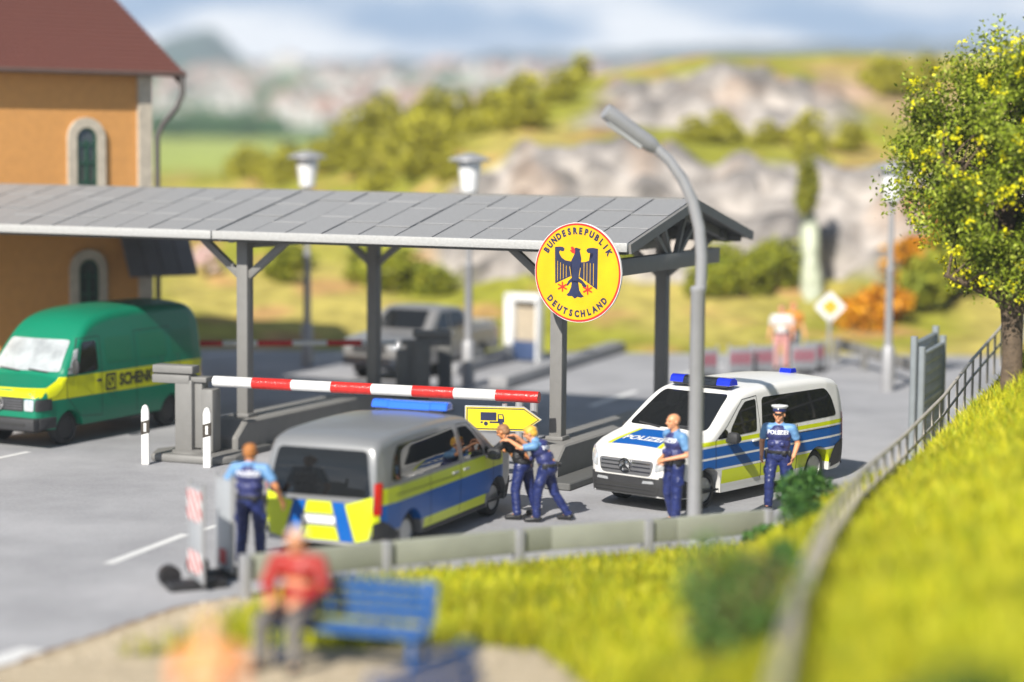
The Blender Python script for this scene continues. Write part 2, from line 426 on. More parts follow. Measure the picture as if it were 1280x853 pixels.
Ds=np.concatenate([np.arange(60,76,.25),np.arange(76,110,.6),np.arange(110,160,4),np.arange(160,341,15)])
def kz(k):
    d=[a for a,b in HK[k]]; z=[-.05 if b is None else 6+(177-b)/F*a for a,b in HK[k]]
    return np.interp(Ds,d,z)
KZ=np.array([kz(k) for k in keys])
cols_=np.arange(-200,1560,7.0)
HZ=np.array([[np.interp(c,keys,KZ[:,i]) for i in range(len(Ds))] for c in cols_])   # col, depth
Xh=((cols_-640)/F)[:,None]*Ds[None,:]; Yh=np.repeat(Ds[None,:],len(cols_),0)
n1=vnoise(Xh,Yh,.25,1); n2=vnoise(Xh,Yh,.9,2)
PXc=np.repeat(cols_[:,None],len(Ds),1)
rock=sstep(520,570,PXc+n1*40)*sstep(68.6,69.4,Yh+n1)*sstep(75.2,74.4,Yh+n1*1.2)
rock2=sstep(690,740,PXc+n1*60)*sstep(1080,1010,PXc+n1*80)*sstep(81.5,82.5,Yh+n1)*sstep(91,88.5,Yh+n1*2)
rock3=sstep(1000,1030,PXc)*sstep(84,88,Yh+n1*3)*sstep(96,93,Yh)*.6
RK=np.clip(rock+rock2,0,1)
near=sstep(60,64,Yh)
vn=np.vectorize(lambda a,b,c: noise.noise(V((a*.8,b*1.3,c*.6))))
rb=vn(Xh,Yh,HZ)
HZ=HZ+near*(n1*.25+n2*.12)*(1-RK)+RK*rb*1.0
Xh=Xh+RK*vn(Yh,HZ,Xh)*.4; Yh2=Yh+RK*(vn(Xh*.9,HZ*.25,Yh*.2)*1.5+vn(HZ*1.4,Xh*.4,Yh*.4)*.5)
g1=np.array([.27,.27,.03]); g2=np.array([.42,.35,.09]); g3=np.array([.46,.25,.11]); rk=np.array([.42,.38,.345]); rk2=np.array([.20,.185,.175])
n3=vnoise(Xh,Yh,.18,5)[...,None]; n4=vnoise(Xh,Yh,.5,8)[...,None]
GC=g1*(1-sstep(-.1,.35,n3))+g2*sstep(-.1,.35,n3); k4=sstep(.12,.5,n4)*.75; GC=GC*(1-k4)+g3*k4
fld=(sstep(110,150,Yh)*1.0)[...,None]; GC=GC*(1-fld)+np.array([.36,.42,.10])*fld
RC=rk*(1-sstep(-.3,.4,rb[...,None]))+rk2*sstep(-.3,.4,rb[...,None]); RC=RC*(1-.3*k4)+g3*.3*k4
r3=rock3[...,None]; CC=GC*(1-RK[...,None])+RC*RK[...,None]; CC=CC*(1-r3)+np.array([.50,.33,.22])*r3
na,nb=len(cols_),len(Ds); idx=np.arange(na*nb).reshape(na,nb)
Fq=np.stack([idx[:-1,:-1],idx[1:,:-1],idx[1:,1:],idx[:-1,1:]],-1).reshape(-1,4)
hm=attrmat('hill turf and rock',rough=.9,bump=.8,bscale=2.5,var=.3,vscale=1.5)
hill=link('hill',npmesh('hill',np.stack([Xh,Yh2,HZ],-1).reshape(-1,3),Fq,hm,CC.reshape(-1,3),smooth=True)); tag(hill,kind='structure')
def hz(px,D):
    i=np.interp(px,cols_,np.arange(na)); j=np.interp(D,Ds,np.arange(nb)); return float(HZ[int(round(i)),int(round(j))])
# valley floor rising to the far town
def valz(D): return float(np.interp(D,[300,420,560,700,950,1300],[4.2,7.2,12,19,36,40]))
vx=np.linspace(-1,1,80); vd=np.array([300,340,380,420,480,560,640,700,800,950,1100,1300.])
XV=np.array([[x*(.36*d+60) for x in vx] for d in vd]); YV=np.repeat(vd[:,None],80,1)
ZV=np.array([[valz(d) for x in vx] for d in vd])+vnoise(XV,YV,.01,3)*3-1*(YV<320)*3
vc=vnoise(XV,YV,.012,6)[...,None]; CV=np.array([.20,.27,.10])*(1-sstep(-.1,.3,vc))+np.array([.10,.17,.07])*sstep(-.1,.3,vc)
idx=np.arange(80*12).reshape(12,80); Fq=np.stack([idx[:-1,:-1],idx[:-1,1:],idx[1:,1:],idx[1:,:-1]],-1).reshape(-1,4)
valley=link('valley',npmesh('valley',np.stack([XV,YV,ZV],-1).reshape(-1,3),Fq,attrmat('valley fields',var=.2,vscale=.05),CV.reshape(-1,3),smooth=True)); tag(valley,kind='structure')
# mountains
def ridge(name,D,prof,col,seed):
    xs=np.arange(-300,1600,12.); ys=np.interp(xs,[a for a,b in prof],[b for a,b in prof])
    rows=[]; 
    for k,(f,dd) in enumerate(((0,-260),(.35,-160),(.7,-60),(1,0),(.6,120),(0,300))):
        Dk=D+dd; r=[]
        for x,y in zip(xs,ys):
            zt=6+(177-y)/F*D; zt+=noise.noise(V((x*.02,seed,0)))*6
            zz=30+(zt-30)*f+(noise.noise(V((x*.03,k*2.,seed)))*10*(1 if 0<f<1 else 0)); r.append(((x-640)/F*D,Dk,zz if f>0 else 20))
        rows.append(r)
    P=np.array(rows); n=len(xs); idx=np.arange(6*n).reshape(6,n)
    Fq=np.stack([idx[:-1,:-1],idx[:-1,1:],idx[1:,1:],idx[1:,:-1]],-1).reshape(-1,4)
    o=link(name,npmesh(name,P.reshape(-1,3),Fq,mat(name+' forest',col,.9,var=.3,scale=.02),smooth=True)); tag(o,kind='structure')
ridge('mountain_range',1500,[(-300,85),(180,68),(300,80),(450,78),(620,70),(760,64),(900,55),(1300,45)],(.06,.10,.12),3)
ridge('mountain_peak',1350,[(-300,140),(150,108),(190,66),(225,42),(260,42),(300,74),(345,110),(420,150),(1600,150)],(.05,.11,.10),9)
# ------------------------------------------------------------------ town far away
WALLW=mat('pale render',(.60,.57,.55),.8,var=.15,scale=.2); ROOFT=mat('pale red roof',(.45,.30,.25),.8,var=.2,scale=.3); WIN=mat('far window',(.08,.09,.1),.2,var=0)
def far_house():
    t=thing('far_house','pale house in the distant town','house',(0,0,0),0,'houses of the distant town')
    b=MB(); b.prism([(-6,0),(6,0),(6,6),(0,10),(-6,6)],-4.5,4.5,Matrix(((1,0,0,0),(0,0,1,0),(0,1,0,0),(0,0,0,1)))); b.obj('wall',WALLW,t,smooth=False)
    r=MB(); r.bar((-6.6,0,5.9),(.1,0,10.4),9.8,.35); r.bar((6.6,0,5.9),(-.1,0,10.4),9.8,.35); r.obj('roof',ROOFT,t,smooth=False)
    q=MB()
    for i in (-3.3,0,3.3):
        for z in (1.6,4.2): q.box((i,-4.53,z),(1.1,.08,1.4))
    q.obj('window',WIN,t,smooth=False)['kind']='stuff'
    return t
fh=far_house(); first=True; rnd=random.Random(5)
for i in range(170):
    D=rnd.uniform(430,1000); px=rnd.uniform(195,880)
    if D<560 and 210<px<330: continue
    s=rnd.choice([.4,.5,.5,.65,.85]); loc=((px-640)/F*D,D,valz(D)-1.2)
    if first: fh.location=loc; fh.rotation_euler=(0,0,rnd.uniform(-1,1)); first=False; continue
    dup(fh,loc,rnd.uniform(-1.2,1.2),scale=(s*rnd.uniform(.9,1.7),s,s*rnd.uniform(.8,1.25)))
# woods on the valley floor: nobody could count these trees
vs=[];fs=[];cs=[]
def blob(c,r,col,n=40):
    for k in range(n):
        d=V((rnd.gauss(0,1),rnd.gauss(0,1),rnd.gauss(0,1))).normalized()*rnd.uniform(.5,1); p=V(c)+V((d.x*r[0],d.y*r[1],d.z*r[2]))
        a=V((rnd.gauss(0,1),rnd.gauss(0,1),rnd.gauss(0,1))).normalized()*r[2]*.4; b=V((rnd.gauss(0,1),rnd.gauss(0,1),rnd.gauss(0,1))).normalized()*r[2]*.4
        i=len(vs); vs.extend([p,p+a,p+b]); fs.append((i,i+1,i+2)); f=rnd.uniform(.7,1.3); cs.extend([[c_*f for c_ in col]]*3)
for i in range(170):
    D=rnd.uniform(350,430); px=rnd.uniform(190,345); blob(((px-640)/F*D,D,valz(D)+1.3),(3.5,3.5,2.6),(.06,.13,.05))
for i in range(200):
    D=rnd.uniform(430,1000); px=rnd.uniform(190,1000); blob(((px-640)/F*D,D,valz(D)+2),(6,5,3.5),(.07,.14,.07),24)
wood=link('far_wood',npmesh('far_wood',[v[:] for v in vs],fs,attrmat('far leaves',var=.1),np.array(cs))); tag(wood,'dark green woods between the meadow and the distant town','wood',kind='stuff')
# ------------------------------------------------------------------ bushes on the hill
def leafcloud(n,rad,cols,size,seed,shell=.35,lumps=7):
    r=np.random.RandomState(seed)
    L=r.normal(size=(lumps,3)); L/=np.linalg.norm(L,axis=1)[:,None]; L*=r.uniform(.2,.62,(lumps,1)); L[0]*=0
    lr=r.uniform(.38,.6,lumps); k=r.randint(0,lumps,n)
    d=r.normal(size=(n,3)); d/=np.linalg.norm(d,axis=1)[:,None]
    P=(L[k]+d*(lr[k]*r.uniform(shell,1,n)**.5)[:,None])*np.array(rad)
    a=r.normal(size=(n,3)); a/=np.linalg.norm(a,axis=1)[:,None]; b=r.normal(size=(n,3)); b-=a*(a*b).sum(1)[:,None]; b/=np.linalg.norm(b,axis=1)[:,None]
    s=size*r.uniform(.6,1.4,(n,1))
    Q=np.stack([P-a*s,P+b*s*.45,P+a*s,P-b*s*.45],1).reshape(-1,3)
    cols=np.array(cols); c=cols[r.randint(0,len(cols),n)]*r.uniform(.75,1.3,(n,1)); C=np.repeat(c,4,0)
    return Q,np.arange(4*n).reshape(n,4),C
LEAF=attrmat('leaves',rough=.5,var=.1)
TWIG=mat('bark',(.12,.085,.055),.85,var=.3,scale=10,bump=.6,bscale=20)
def bush_proto(name,label,group,cols,seed,n=900,size=.13):
    t=thing(name,label,'bush',(0,0,0),0,group)
    Q,Fq,C=leafcloud(n,(1.15,1.1,.85),cols,size,seed); Q[:,2]+=.72
    link('foliage',npmesh('foliage',Q,Fq,LEAF,C),t)
    b=MB()
    for k in range(5):
        a=k*1.3; b.tube([(0,0,-.3),(.15*math.cos(a),.15*math.sin(a),.3),(.5*math.cos(a),.5*math.sin(a),.9)],[.05,.04,.015],6)
    b.obj('stem',TWIG,t); return t
OLV=[(.38,.36,.03),(.30,.29,.025),(.46,.42,.05),(.24,.23,.02)]; DKG=[(.24,.26,.02),(.17,.20,.02),(.32,.32,.03)]; ORG=[(.62,.25,.012),(.7,.34,.015),(.45,.18,.01)]
bush_list={'olive':[],'dark':[],'orange':[]}
def put(kind,px,D,s): bush_list[kind].append((px,D,s))
for a in ((455,91,1.7),(482,92,1.9),(515,91,1.5),(540,88,1.7),(575,86,1.6),(604,84,1.5),(640,84,1.8),(655,82,1.5),(430,93,1.2),(330,93,1.4),(300,94,1.3),(360,92,1.4),(395,90,1.2),(500,84,1.5),(530,80,1.5),(470,82,1.2),(565,76,1.0),
          (700,88,1.2),(720,94,1.2),(1090,92,1.4),(1120,93,1.5),(1150,94,1.4),(960,80,1.0),(1000,80,1.2),(1010,75,1.0),(1060,80,1.1),(870,80,1.1),(905,80,1.2)): put('olive',*a)
for a in ((345,90,1.2),(412,89,1.4),(445,86,1.2),(488,87,1.3),(552,82,1.2)): put('olive',*a)
for a in ((460,69,1.0),(490,68,1.1),(515,69,.9),(360,71,.9),(345,69,.8),(640,70,.9),(905,68,1.1),(930,67,1.2),(965,68,1.2),(880,67,.8),(1165,67,1.4),(1200,68,1.7),(780,70,.8),(540,68,.9),(1250,69,1.8)): put('dark',*a)
for a in ((1078,64,.95),(1110,65,1.1),(1150,69,1.5),(1185,71,1.4)): put('orange',*a)
protos={'olive':('bush','olive green bush on the rocky hillside','olive bushes on the hillside',OLV,1),'dark':('bush','leafy green bush at the foot of the hill','green bushes at the foot of the hill',DKG,2),
        'orange':('bush','orange flowering bush behind the road','orange bushes beside the road',ORG,3)}
for k,lst in bush_list.items():
    P=None; order=sorted(range(len(lst)),key=lambda i:lst[i][0]); ORD='first second third fourth fifth sixth seventh eighth ninth tenth eleventh twelfth thirteenth fourteenth fifteenth sixteenth seventeenth eighteenth nineteenth twentieth twenty-first twenty-second twenty-third twenty-fourth twenty-fifth twenty-sixth twenty-seventh twenty-eighth twenty-ninth thirtieth thirty-first thirty-second thirty-third thirty-fourth thirty-fifth'.split()
    for i_,(px,D,s) in enumerate(lst):
        if k=='olive': s*=.8
        lab_={'olive':'olive green bush high on the rocky hill, %s of these from the left','dark':'green bush at the foot of the hill, %s of these from the left','orange':'orange flowering bush behind the far road, %s of the orange ones from the left'}[k]%ORD[order.index(i_)]
        loc=((px-640)/F*D,D,hz(px,D)-.1*s)
        if P is None: P=bush_proto(*protos[k]); P['label']=lab_; P.location=loc; P.scale=(s,s,s)
        else: dup(P,loc,px*.7,label=lab_,scale=(s*1.1,s,s*random.uniform(.85,1.1)))
t=thing('flowering_bush','round pale pink blossoming bush on the meadow seen under the canopy','bush',((258-640)/F*70,70,hz(258,70)+.15))
Q,Fq,C=leafcloud(900,(.62,.6,.55),[(.8,.62,.6),(.85,.75,.7),(.75,.5,.5)],.07,11); Q[:,2]+=.5
link('foliage',npmesh('foliage',Q,Fq,LEAF,C),t); MB().tube([(0,0,-.3),(0,0,.5)],[.05,.03],6).obj('stem',TWIG,t)
t=thing('ivy_curtain','dark olive ivy hanging over the grey rock face above the waterfall','ivy',at(1012,268,67.9))
Q,Fq,C=leafcloud(1600,(.62,.5,1.35),[(.22,.22,.02),(.15,.17,.015),(.30,.28,.03)],.11,31); Q[:,2]+=1.0; link('foliage',npmesh('foliage',Q,Fq,LEAF,C),t)
MB().tube([(0,.3,-.2),(.1,.2,1.0),(0,.3,2.2)],[.05,.04,.02],6).obj('stem',TWIG,t)
# waterfall
b=MB(); wf=mat('falling water',(.42,.45,.33),.45,var=.25,scale=3,bump=.8,bscale=6)
pts=[]; 
for k in range(14):
    y=lerp(268,440,k/13); D=68.4-1.3*k/13-(1.9*max(0,k-8)/5)
    pts.append(at(1011+k*.4,y,D))
b.tube(pts,[.22,.27,.30,.31,.32,.33,.34,.35,.37,.39,.42,.46,.5,.5],12,sq=.9)
wfo=b.obj('waterfall',wf,None,ang=80)
for v in wfo.data.vertices: v.co.x+=.06*noise.noise(v.co*2); v.co.y+=.1*noise.noise(v.co*2+V((9,0,0)))
tag(wfo,'narrow pale white waterfall running down the grey rock face','waterfall')
# ------------------------------------------------------------------ house on the left
HC=at(188,300,48.9); hc=V((HC.x,HC.y,0)); hd=V((-.8,-.6,0)).normalized(); hb=V((hd.y,-hd.x,0)); 
if hb.y<0: hb=-hb
ORN=mat('ochre stucco',(.60,.29,.085),.8,var=.06,scale=5,bump=.3,bscale=20)
STONE=mat('sandstone trim',(.50,.44,.35),.8,var=.15,scale=6,bump=.4)
GREENF=mat('dark green window frame',(.02,.075,.045),.4,var=.1)
PANE=mat('window pane',(.06,.07,.07),.06,var=0,spec=.8)
TILE=None
def tilemat():
    m=bpy.data.materials.new('roof tiles'); m.use_nodes=True; t=m.node_tree; b=t.nodes['Principled BSDF']
    tcn=t.nodes.new('ShaderNodeTexCoord'); br=t.nodes.new('ShaderNodeTexBrick')
    br.inputs['Scale'].default_value=1; br.inputs['Brick Width'].default_value=.26; br.inputs['Row Height'].default_value=.36; br.inputs['Mortar Size'].default_value=.018
    br.inputs['Color1'].default_value=(.33,.12,.085,1); br.inputs['Color2'].default_value=(.28,.10,.075,1); br.inputs['Mortar'].default_value=(.16,.06,.045,1)
    t.links.new(tcn.outputs['UV'],br.inputs['Vector']); t.links.new(br.outputs['Color'],b.inputs['Base Color']); b.inputs['Roughness'].default_value=.45
    bp=t.nodes.new('ShaderNodeBump'); bp.inputs['Strength'].default_value=.6; bp.inputs['Distance'].default_value=.03
    t.links.new(br.outputs['Fac'],bp.inputs['Height']); bp.invert=True; t.links.new(bp.outputs['Normal'],b.inputs['Normal']); return m
house=thing('orange_house','ochre stuccoed house with red tiled roof and stone framed arched windows at the left','house',hc)
hr=math.atan2(-hd.y,-hd.x)   # local +x runs from left to the right hand corner
house.rotation_euler=(0,0,hr)
# local: corner at x=0, facade along -x at y=0 facing -y, depth +y
EH=7.62; LH=13; DH=9; RISE=math.tan(math.radians(28))
b=MB(); b.prism([(0,0),(DH,0),(DH,EH),(DH/2,EH+DH/2*RISE-.1),(0,EH)],-LH,0,Matrix(((0,0,1,0),(1,0,0,0),(0,1,0,0),(0,0,0,1)))); b.obj('wall',ORN,house,smooth=False)
def lx_of(px):   # local x of the facade point seen at column px
    d=ray(px,300); n=V((-math.sin(hr),math.cos(hr),0)); # facade normal +y
    t=(hc-V((0,0,0))).dot(n)/V((d.x,d.y,0)).dot(n); p=V((d.x*t,d.y*t,0))-hc
    return p.dot(V((math.cos(hr),math.sin(hr),0))), p.y+hc.y
b=MB()
b.box((-.15,-.04,EH/2-.1),(.34,.12,EH-.2)); b.box((-LH/2,-.05,.35),(LH,.14,.7)); b.obj('corner_trim',STONE,house,smooth=False)
b=MB(); b.box((-LH/2,-.05,EH-.10),(LH,.12,.14),bev=.02); b.obj('cornice',mat('brown cornice',(.24,.14,.09),.7),house)
# roof with uv
def roofplane(x0,x1,side):
    ov=.42
    y0=-ov if side==0 else DH+ov; z0=EH-ov*RISE+.12; zr=EH+DH/2*RISE+.12
    vs=[(x0,y0,z0),(x1,y0,z0),(x1,DH/2,zr),(x0,DH/2,zr)]
    return vs
bm=bmesh.new(); uvl=bm.loops.layers.uv.new('UVMap')
for side in (0,1):
    q=roofplane(-LH-.5,.68,side); nst=24
    for k in range(nst):
        t0,t1=k/nst,(k+1)/nst
        P=lambda t,i: V(q[i])*(1-t)+V(q[3-i])*t
        a,bb,c,d=P(t0,0),P(t0,1),P(t1,1),P(t1,0); c=c-V((0,0,.045)); d=d-V((0,0,.045))
        vv=[bm.verts.new(p+V((0,0,.045)) if i<2 else p) for i,p in enumerate((a,bb,c,d))]
        f=bm.faces.new(vv if side==0 else vv[::-1]); L=(P(1,0)-P(0,0)).length
        for lp in f.loops: lp[uvl].uv=(lp.vert.co.x+52.1,(t0 if lp.vert in vv[:2] else t1)*L)
        ws=[bm.verts.new(p) for p in (a-V((0,0,.05)),bb-V((0,0,.05)),bb+V((0,0,.045)),a+V((0,0,.045)))]; bm.faces.new(ws)
me=bpy.data.meshes.new('roof'); bm.to_mesh(me); bm.free(); me.materials.append(tilemat()); rf=link('roof',me,house)
b=MB(); zr=EH+DH/2*RISE
for side in (0,1):
    y0=-.42 if side==0 else DH+.42; z0=EH-.42*RISE-.02
    b.bar((.66,y0,z0-.1),(.66,DH/2,zr-.1),.05,.22); pass
b.obj('verge_board',mat('brown verge',(.13,.07,.05),.7),rf,smooth=False)
b=MB(); b.tube([(-LH-.5,-.44,EH-.16),(.70,-.44,EH-.16)],.06,10); b.obj('gutter',mat('brown gutter',(.12,.075,.06),.4,var=.1),rf)
b=MB(); b.tube([(.62,-.44,EH-.2),(.62,-.43,EH-.6),(.5,-.4,EH-.9),(.24,-.18,EH-1.3),(.14,-.1,EH-1.6),(.14,-.1,.1)],.065,10); b.obj('downpipe',mat('dark downpipe',(.10,.09,.085),.4),house)
def arch(w,h,n=10): return [(-w/2,0),(w/2,0)]+[(w/2*math.cos(math.pi*k/n),h-w/2+w/2*math.sin(math.pi*k/n)*1.0) for k in range(n+1)]
FT=lambda x,z: Matrix(((1,0,0,x),(0,0,-1,0),(0,1,0,z),(0,0,0,1)))
def house_window(px,ytop,ybot,label=None):
    x,_=lx_of(px); x0,_=lx_of(px-12.5); x1,_=lx_of(px+12.5); wd=abs(x1-x0)
    P=hc+V((math.cos(hr),math.sin(hr),0))*x; D=P.y
    zt=6+(177-ytop)/F*D; zb=6+(177-ybot)/F*D; h=zt-zb
    fr=MB(); A=arch(wd*1.85,h+wd*.45); B=arch(wd,h)
    o=fr.bm; T=FT(x,zb)
    a0=[o.verts.new(T@V((u,v,.09))) for u,v in A]; b0=[o.verts.new(T@V((u,v,.09))) for u,v in B]
    a1=[o.verts.new(T@V((u,v,-.02))) for u,v in A]; b1=[o.verts.new(T@V((u,v,-.02))) for u,v in B]; n=len(A)
    for i in range(n):
        if i==0: continue
        j=(i+1)%n; o.faces.new((a0[i],a0[j],b0[j],b0[i])); o.faces.new((a1[i],a1[j],a0[j],a0[i])); o.faces.new((b0[i],b0[j],b1[j],b1[i]))
    bmesh.ops.recalc_face_normals(o,faces=o.faces[:])
    w_=fr.obj('window',STONE,house,smooth=False)
    MB().prism([(u,v) for u,v in B],.004,.02,T).obj('pane',PANE,w_,smooth=False)
    k=MB(); k.box((x,-.045,zb+h*.42),(.06,.05,h*.84)); 
    for f in (.05,.3,.55,.78): k.box((x,-.045,zb+h*f),(wd*.98,.05,.05))
    for s in (-1,1): k.box((x+s*(wd/2-.03),-.045,zb+(h-wd/2)/2),(.06,.05,h-wd/2))
    pts=[T@V((u*.95,v-.02,.045)) for u,v in B[2:]]; k.tube(pts,.035,6); k.obj('frame',GREENF,w_,smooth=False)
    s=MB(); s.box((x,-.08,zb-.06),(wd*1.9,.2,.12),bev=.01); s.obj('sill',STONE,w_)
    return w_
house_window(108,164,262); house_window(109,328,425); 
x,_=lx_of(192)
b=MB(); b.bar((-.85,-.5,4.0-.02),(.85,-1.0,3.6),.09,1.3,up=V((0,1,.3))); 
aw=MB()
# lean-to porch roof of grey panels at the corner
xa,_=lx_of(148); aw.bm.free(); aw.bm=bmesh.new()
T=Matrix.Translation(V(((xa+.9)/2,-.35,3.33)))@Matrix.Rotation(math.radians(62),4,'X')
aw.box((0,0,0),(1,1,1),M=T@Matrix.Diagonal((abs(xa-.9)*1.0,1.05,.08,1)))
for k in (-.25,0,.25): aw.box((0,0,0),(1,1,1),M=T@Matrix.Translation(V((abs(xa-.9)*k,0,.05)))@Matrix.Diagonal((.04,1.05,.03,1)))
aw.obj('awning',mat('dark grey sheet',(.15,.14,.14),.6,var=.08),house,smooth=False)
# ------------------------------------------------------------------ canopy
TH=-.4388; ca,sa=math.cos(TH),math.sin(TH)
canopy=thing('canopy','long grey pitched roof canopy on posts over the border checkpoint lanes','canopy',(-5.1649,40.7695,0),TH)
Lp,Wp,EZ,RZ,HW,OV=6.633,5.153,4.22,4.93,3.279,1.6; MY=Wp/2; XL=-9.4; XR=Lp+OV
CANR=canopy
def slope_pt(x,s,t): # s=-1 near side, t 0 ridge..1 eave
    return V((x,MY+s*HW*t,lerp(RZ,EZ,t)))
mid=-.25  # joint between two halves
b=MB(); ang=math.atan2(RZ-EZ,HW); SL=math.hypot(HW,RZ-EZ)
for (xa,xb,dz) in ((XL,mid-.012,.012),(mid+.012,XR,0)):
    for s in (-1,1):
        M=Matrix.Translation(V(((xa+xb)/2,MY+s*HW/2,(RZ+EZ)/2-.03+dz)))@Matrix.Rotation(-s*ang,4,'X')
        b.box((0,0,0),(1,1,1),M=M@Matrix.Diagonal((xb-xa,SL,.06,1)))
roof=b.obj('roof',GREYD,canopy,smooth=False)
# sheet panels with staggered cross joints, each a slab over the deck
b=MB(); npan=23; wpan=(XR-XL)/npan; rr_=random.Random(3)
for s in (-1,1):
    for i in range(npan):
        xa=XL+i*wpan; cuts=sorted([0,rr_.uniform(.22,.4),rr_.uniform(.58,.8),1]) 
        for t0,t1 in zip(cuts,cuts[1:]):
            tm=(t0+t1)/2; c=slope_pt(xa+wpan/2,s,tm)+V((0,0,.018+.012*(xa<mid)+rr_.uniform(0,.016)))
            M=Matrix.Translation(c)@Matrix.Rotation(-s*ang,4,'X')
            b.box((0,0,0),(1,1,1),M=M@Matrix.Diagonal((wpan-.035,SL*(t1-t0)-.014,.03,1)))
b.obj('roof_sheeting',ROOFG,roof,smooth=False)
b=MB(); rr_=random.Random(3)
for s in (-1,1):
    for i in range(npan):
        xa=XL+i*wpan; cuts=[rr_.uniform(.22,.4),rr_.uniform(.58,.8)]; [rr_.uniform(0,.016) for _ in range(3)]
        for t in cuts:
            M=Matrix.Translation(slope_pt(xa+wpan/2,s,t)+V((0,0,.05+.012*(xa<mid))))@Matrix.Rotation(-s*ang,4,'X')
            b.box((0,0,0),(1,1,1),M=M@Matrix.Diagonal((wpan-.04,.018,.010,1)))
b.obj('joint_highlight',mat('painted joint highlight',(.38,.38,.38),.4,var=.1),roof,smooth=False)  # edge highlights of the sheet joints, painted as lighter strips
b=MB()
for s in (-1,1):
    for xa,xb in ((XL,mid-.015),(mid+.015,XR+.02)):
        b.bar((xa,MY+s*(HW+.04),EZ-.03),(xb,MY+s*(HW+.04),EZ-.03),.10,.16,bev=.012)
b.obj('eave_edge',mat('eave grey',(.42,.42,.41),.4,var=.08,scale=20,bump=.4),roof)
b=MB()
for s in (-1,1): b.bar(slope_pt(XR+.03,s,1.0)-V((0,0,.06)),slope_pt(XR+.03,s,0)-V((0,0,.06)),.07,.17)
b.bar((XR-.2,MY,RZ+.03),(XL,MY,RZ+.03),.16,.04)
b.obj('verge_trim',GREY,roof,smooth=False)
b=MB()
for yy,zz in ((-.0,4.35),(Wp,4.35),(MY,4.84)): b.bar((XL+.3,yy,zz-.13),(XR-.28,yy,zz-.13),.16,.17,bev=.01)
for s in (-1,1): b.bar((XL+.1,MY+s*(HW-.28),EZ-.1),(XR-.12,MY+s*(HW-.28),EZ-.1),.14,.14)
b.obj('purlin',GREYD,canopy)
for i,x in enumerate((XR-.42,Lp,0)):
    ye=HW-.45 if i==0 else Wp/2-.02; b=MB(); b.bar((x,MY-ye,EZ-(.42 if i==0 else .2)),(x,MY+ye-(.42 if i==0 else 0),EZ-(.42 if i==0 else .2)),.18,.3 if i==0 else .22,bev=.012)
    for s in (-1,1):
        b.bar(slope_pt(x,s,.97)-V((0,s*.1,.13)),slope_pt(x,s,0)-V((0,0,.16)),.12,.16)
    for yy in (-.95,-.5,0,.5,.95):
        b.bar((x,MY+yy*.35,EZ-.3),(x,MY+yy*1.25,lerp(RZ,EZ,abs(yy*1.25)/HW)-.15),.09,.09)
    b.obj('truss',GREY,canopy)
for x in (0,Lp):
    for y in (0,Wp):
        p=MB(); p.box((x,y,(4.14+.6)/2),(.24,.24,3.54),bev=.015); p.box((x,y,.68),(.34,.34,.07),bev=.01); po=p.obj('post',GREY,canopy)
        for s in (-1,1):
            MB().bar((x+s*.1,y,3.38),(x+s*1.0,y,4.12),.12,.14,bev=.01).obj('brace',GREY,po)
# traffic islands under the posts
for i,(x,lab) in enumerate(((0,'grey concrete island block behind the red and white barrier under the left canopy posts'),(Lp,'grey concrete island block under the right canopy posts beside the white police van'))):
    M=Matrix.Translation(V((-5.1649,40.7695,0)))@Matrix.Rotation(TH,4,'Z')@Matrix.Translation(V((x,0,0)))
    b=MB(); T=M@Matrix(((0,0,1,0),(1,0,0,0),(0,1,0,0),(0,0,0,1)))
    prof=[(-.95,0),(Wp+.95,0),(Wp+.95,.36),(Wp+.6,.64),(-.6,.64),(-.95,.36)]
    b.prism(prof,-.42,.42,T,bev=.03)
    o=b.obj('traffic_island',GREY,None,ang=25); tag(o,lab,'traffic island',None)
    b=MB(); T2=M
    b.prism([(-.62,-1.15),(.55,-1.15),(.55,Wp+.5),(-.62,Wp+.5)] if i==0 else [(.45,-1.6),(.95,-1.6),(.95,Wp),(.45,Wp)],0.004,.13,T2,bev=.02)
    o=b.obj('kerb_slab',GREYD,None); tag(o,['low grey kerb slab round the left island','low grey kerb slab beside the right island'][i],'kerb')
# ------------------------------------------------------------------ border sign
sc=at(722,341,36.75)
SG=thing('border_sign','round yellow sign with black eagle reading BUNDESREPUBLIK DEUTSCHLAND on the canopy edge','sign',sc,-.54-.02)
SR=.87
def face(name,polys,m,off,parent=SG,bmx=None):
    bm=bmx
    if bm is None:
        bm=bmesh.new()
        for P in polys: bm.faces.new([bm.verts.new((p[0],p[1],0)) for p in P])
        bmesh.ops.triangulate(bm,faces=bm.faces[:])
    for v in bm.verts: v.co=V((v.co.x,-off,v.co.y))
    for f in bm.faces:
        f.normal_update()
        if f.normal.y>0: f.normal_flip()
    me=bpy.data.meshes.new(name); bm.to_mesh(me); bm.free(); me.materials.append(m); return link(name,me,parent)
SYEL=mat('sign yellow',(.80,.45,.004),.35,var=.1,scale=2.5); SRED=mat('sign red',(.62,.03,.025),.35,var=.05); SBLK=mat('sign navy black',(.022,.028,.075),.4,var=.25,scale=3)
XZ=Matrix(((1,0,0,0),(0,0,1,0),(0,1,0,0),(0,0,0,1)))
b=MB(); b.prism([(x*(1+.006*noise.noise(V((x*6,y*6,1)))),y*(1+.006*noise.noise(V((x*6,y*6,1))))) for x,y in disc(0,0,SR,72)],0,.045,XZ); b.obj('plate',mat('paper white',(.82,.80,.76),.6,var=.06,scale=12),SG,smooth=False)
face('red_ring',[disc(0,0,SR*.988,72)],SRED,.004); face('yellow_field',[disc(0,0,SR*.948,72)],SYEL,.008)
MB().box((.0,.09,-.1),(.16,.1,.8)).obj('bracket',GREYD,SG)
def zp(P): return [(((x-360)*.95-10)/326*SR,-((y-440)*.95)/381*SR) for x,y in P]
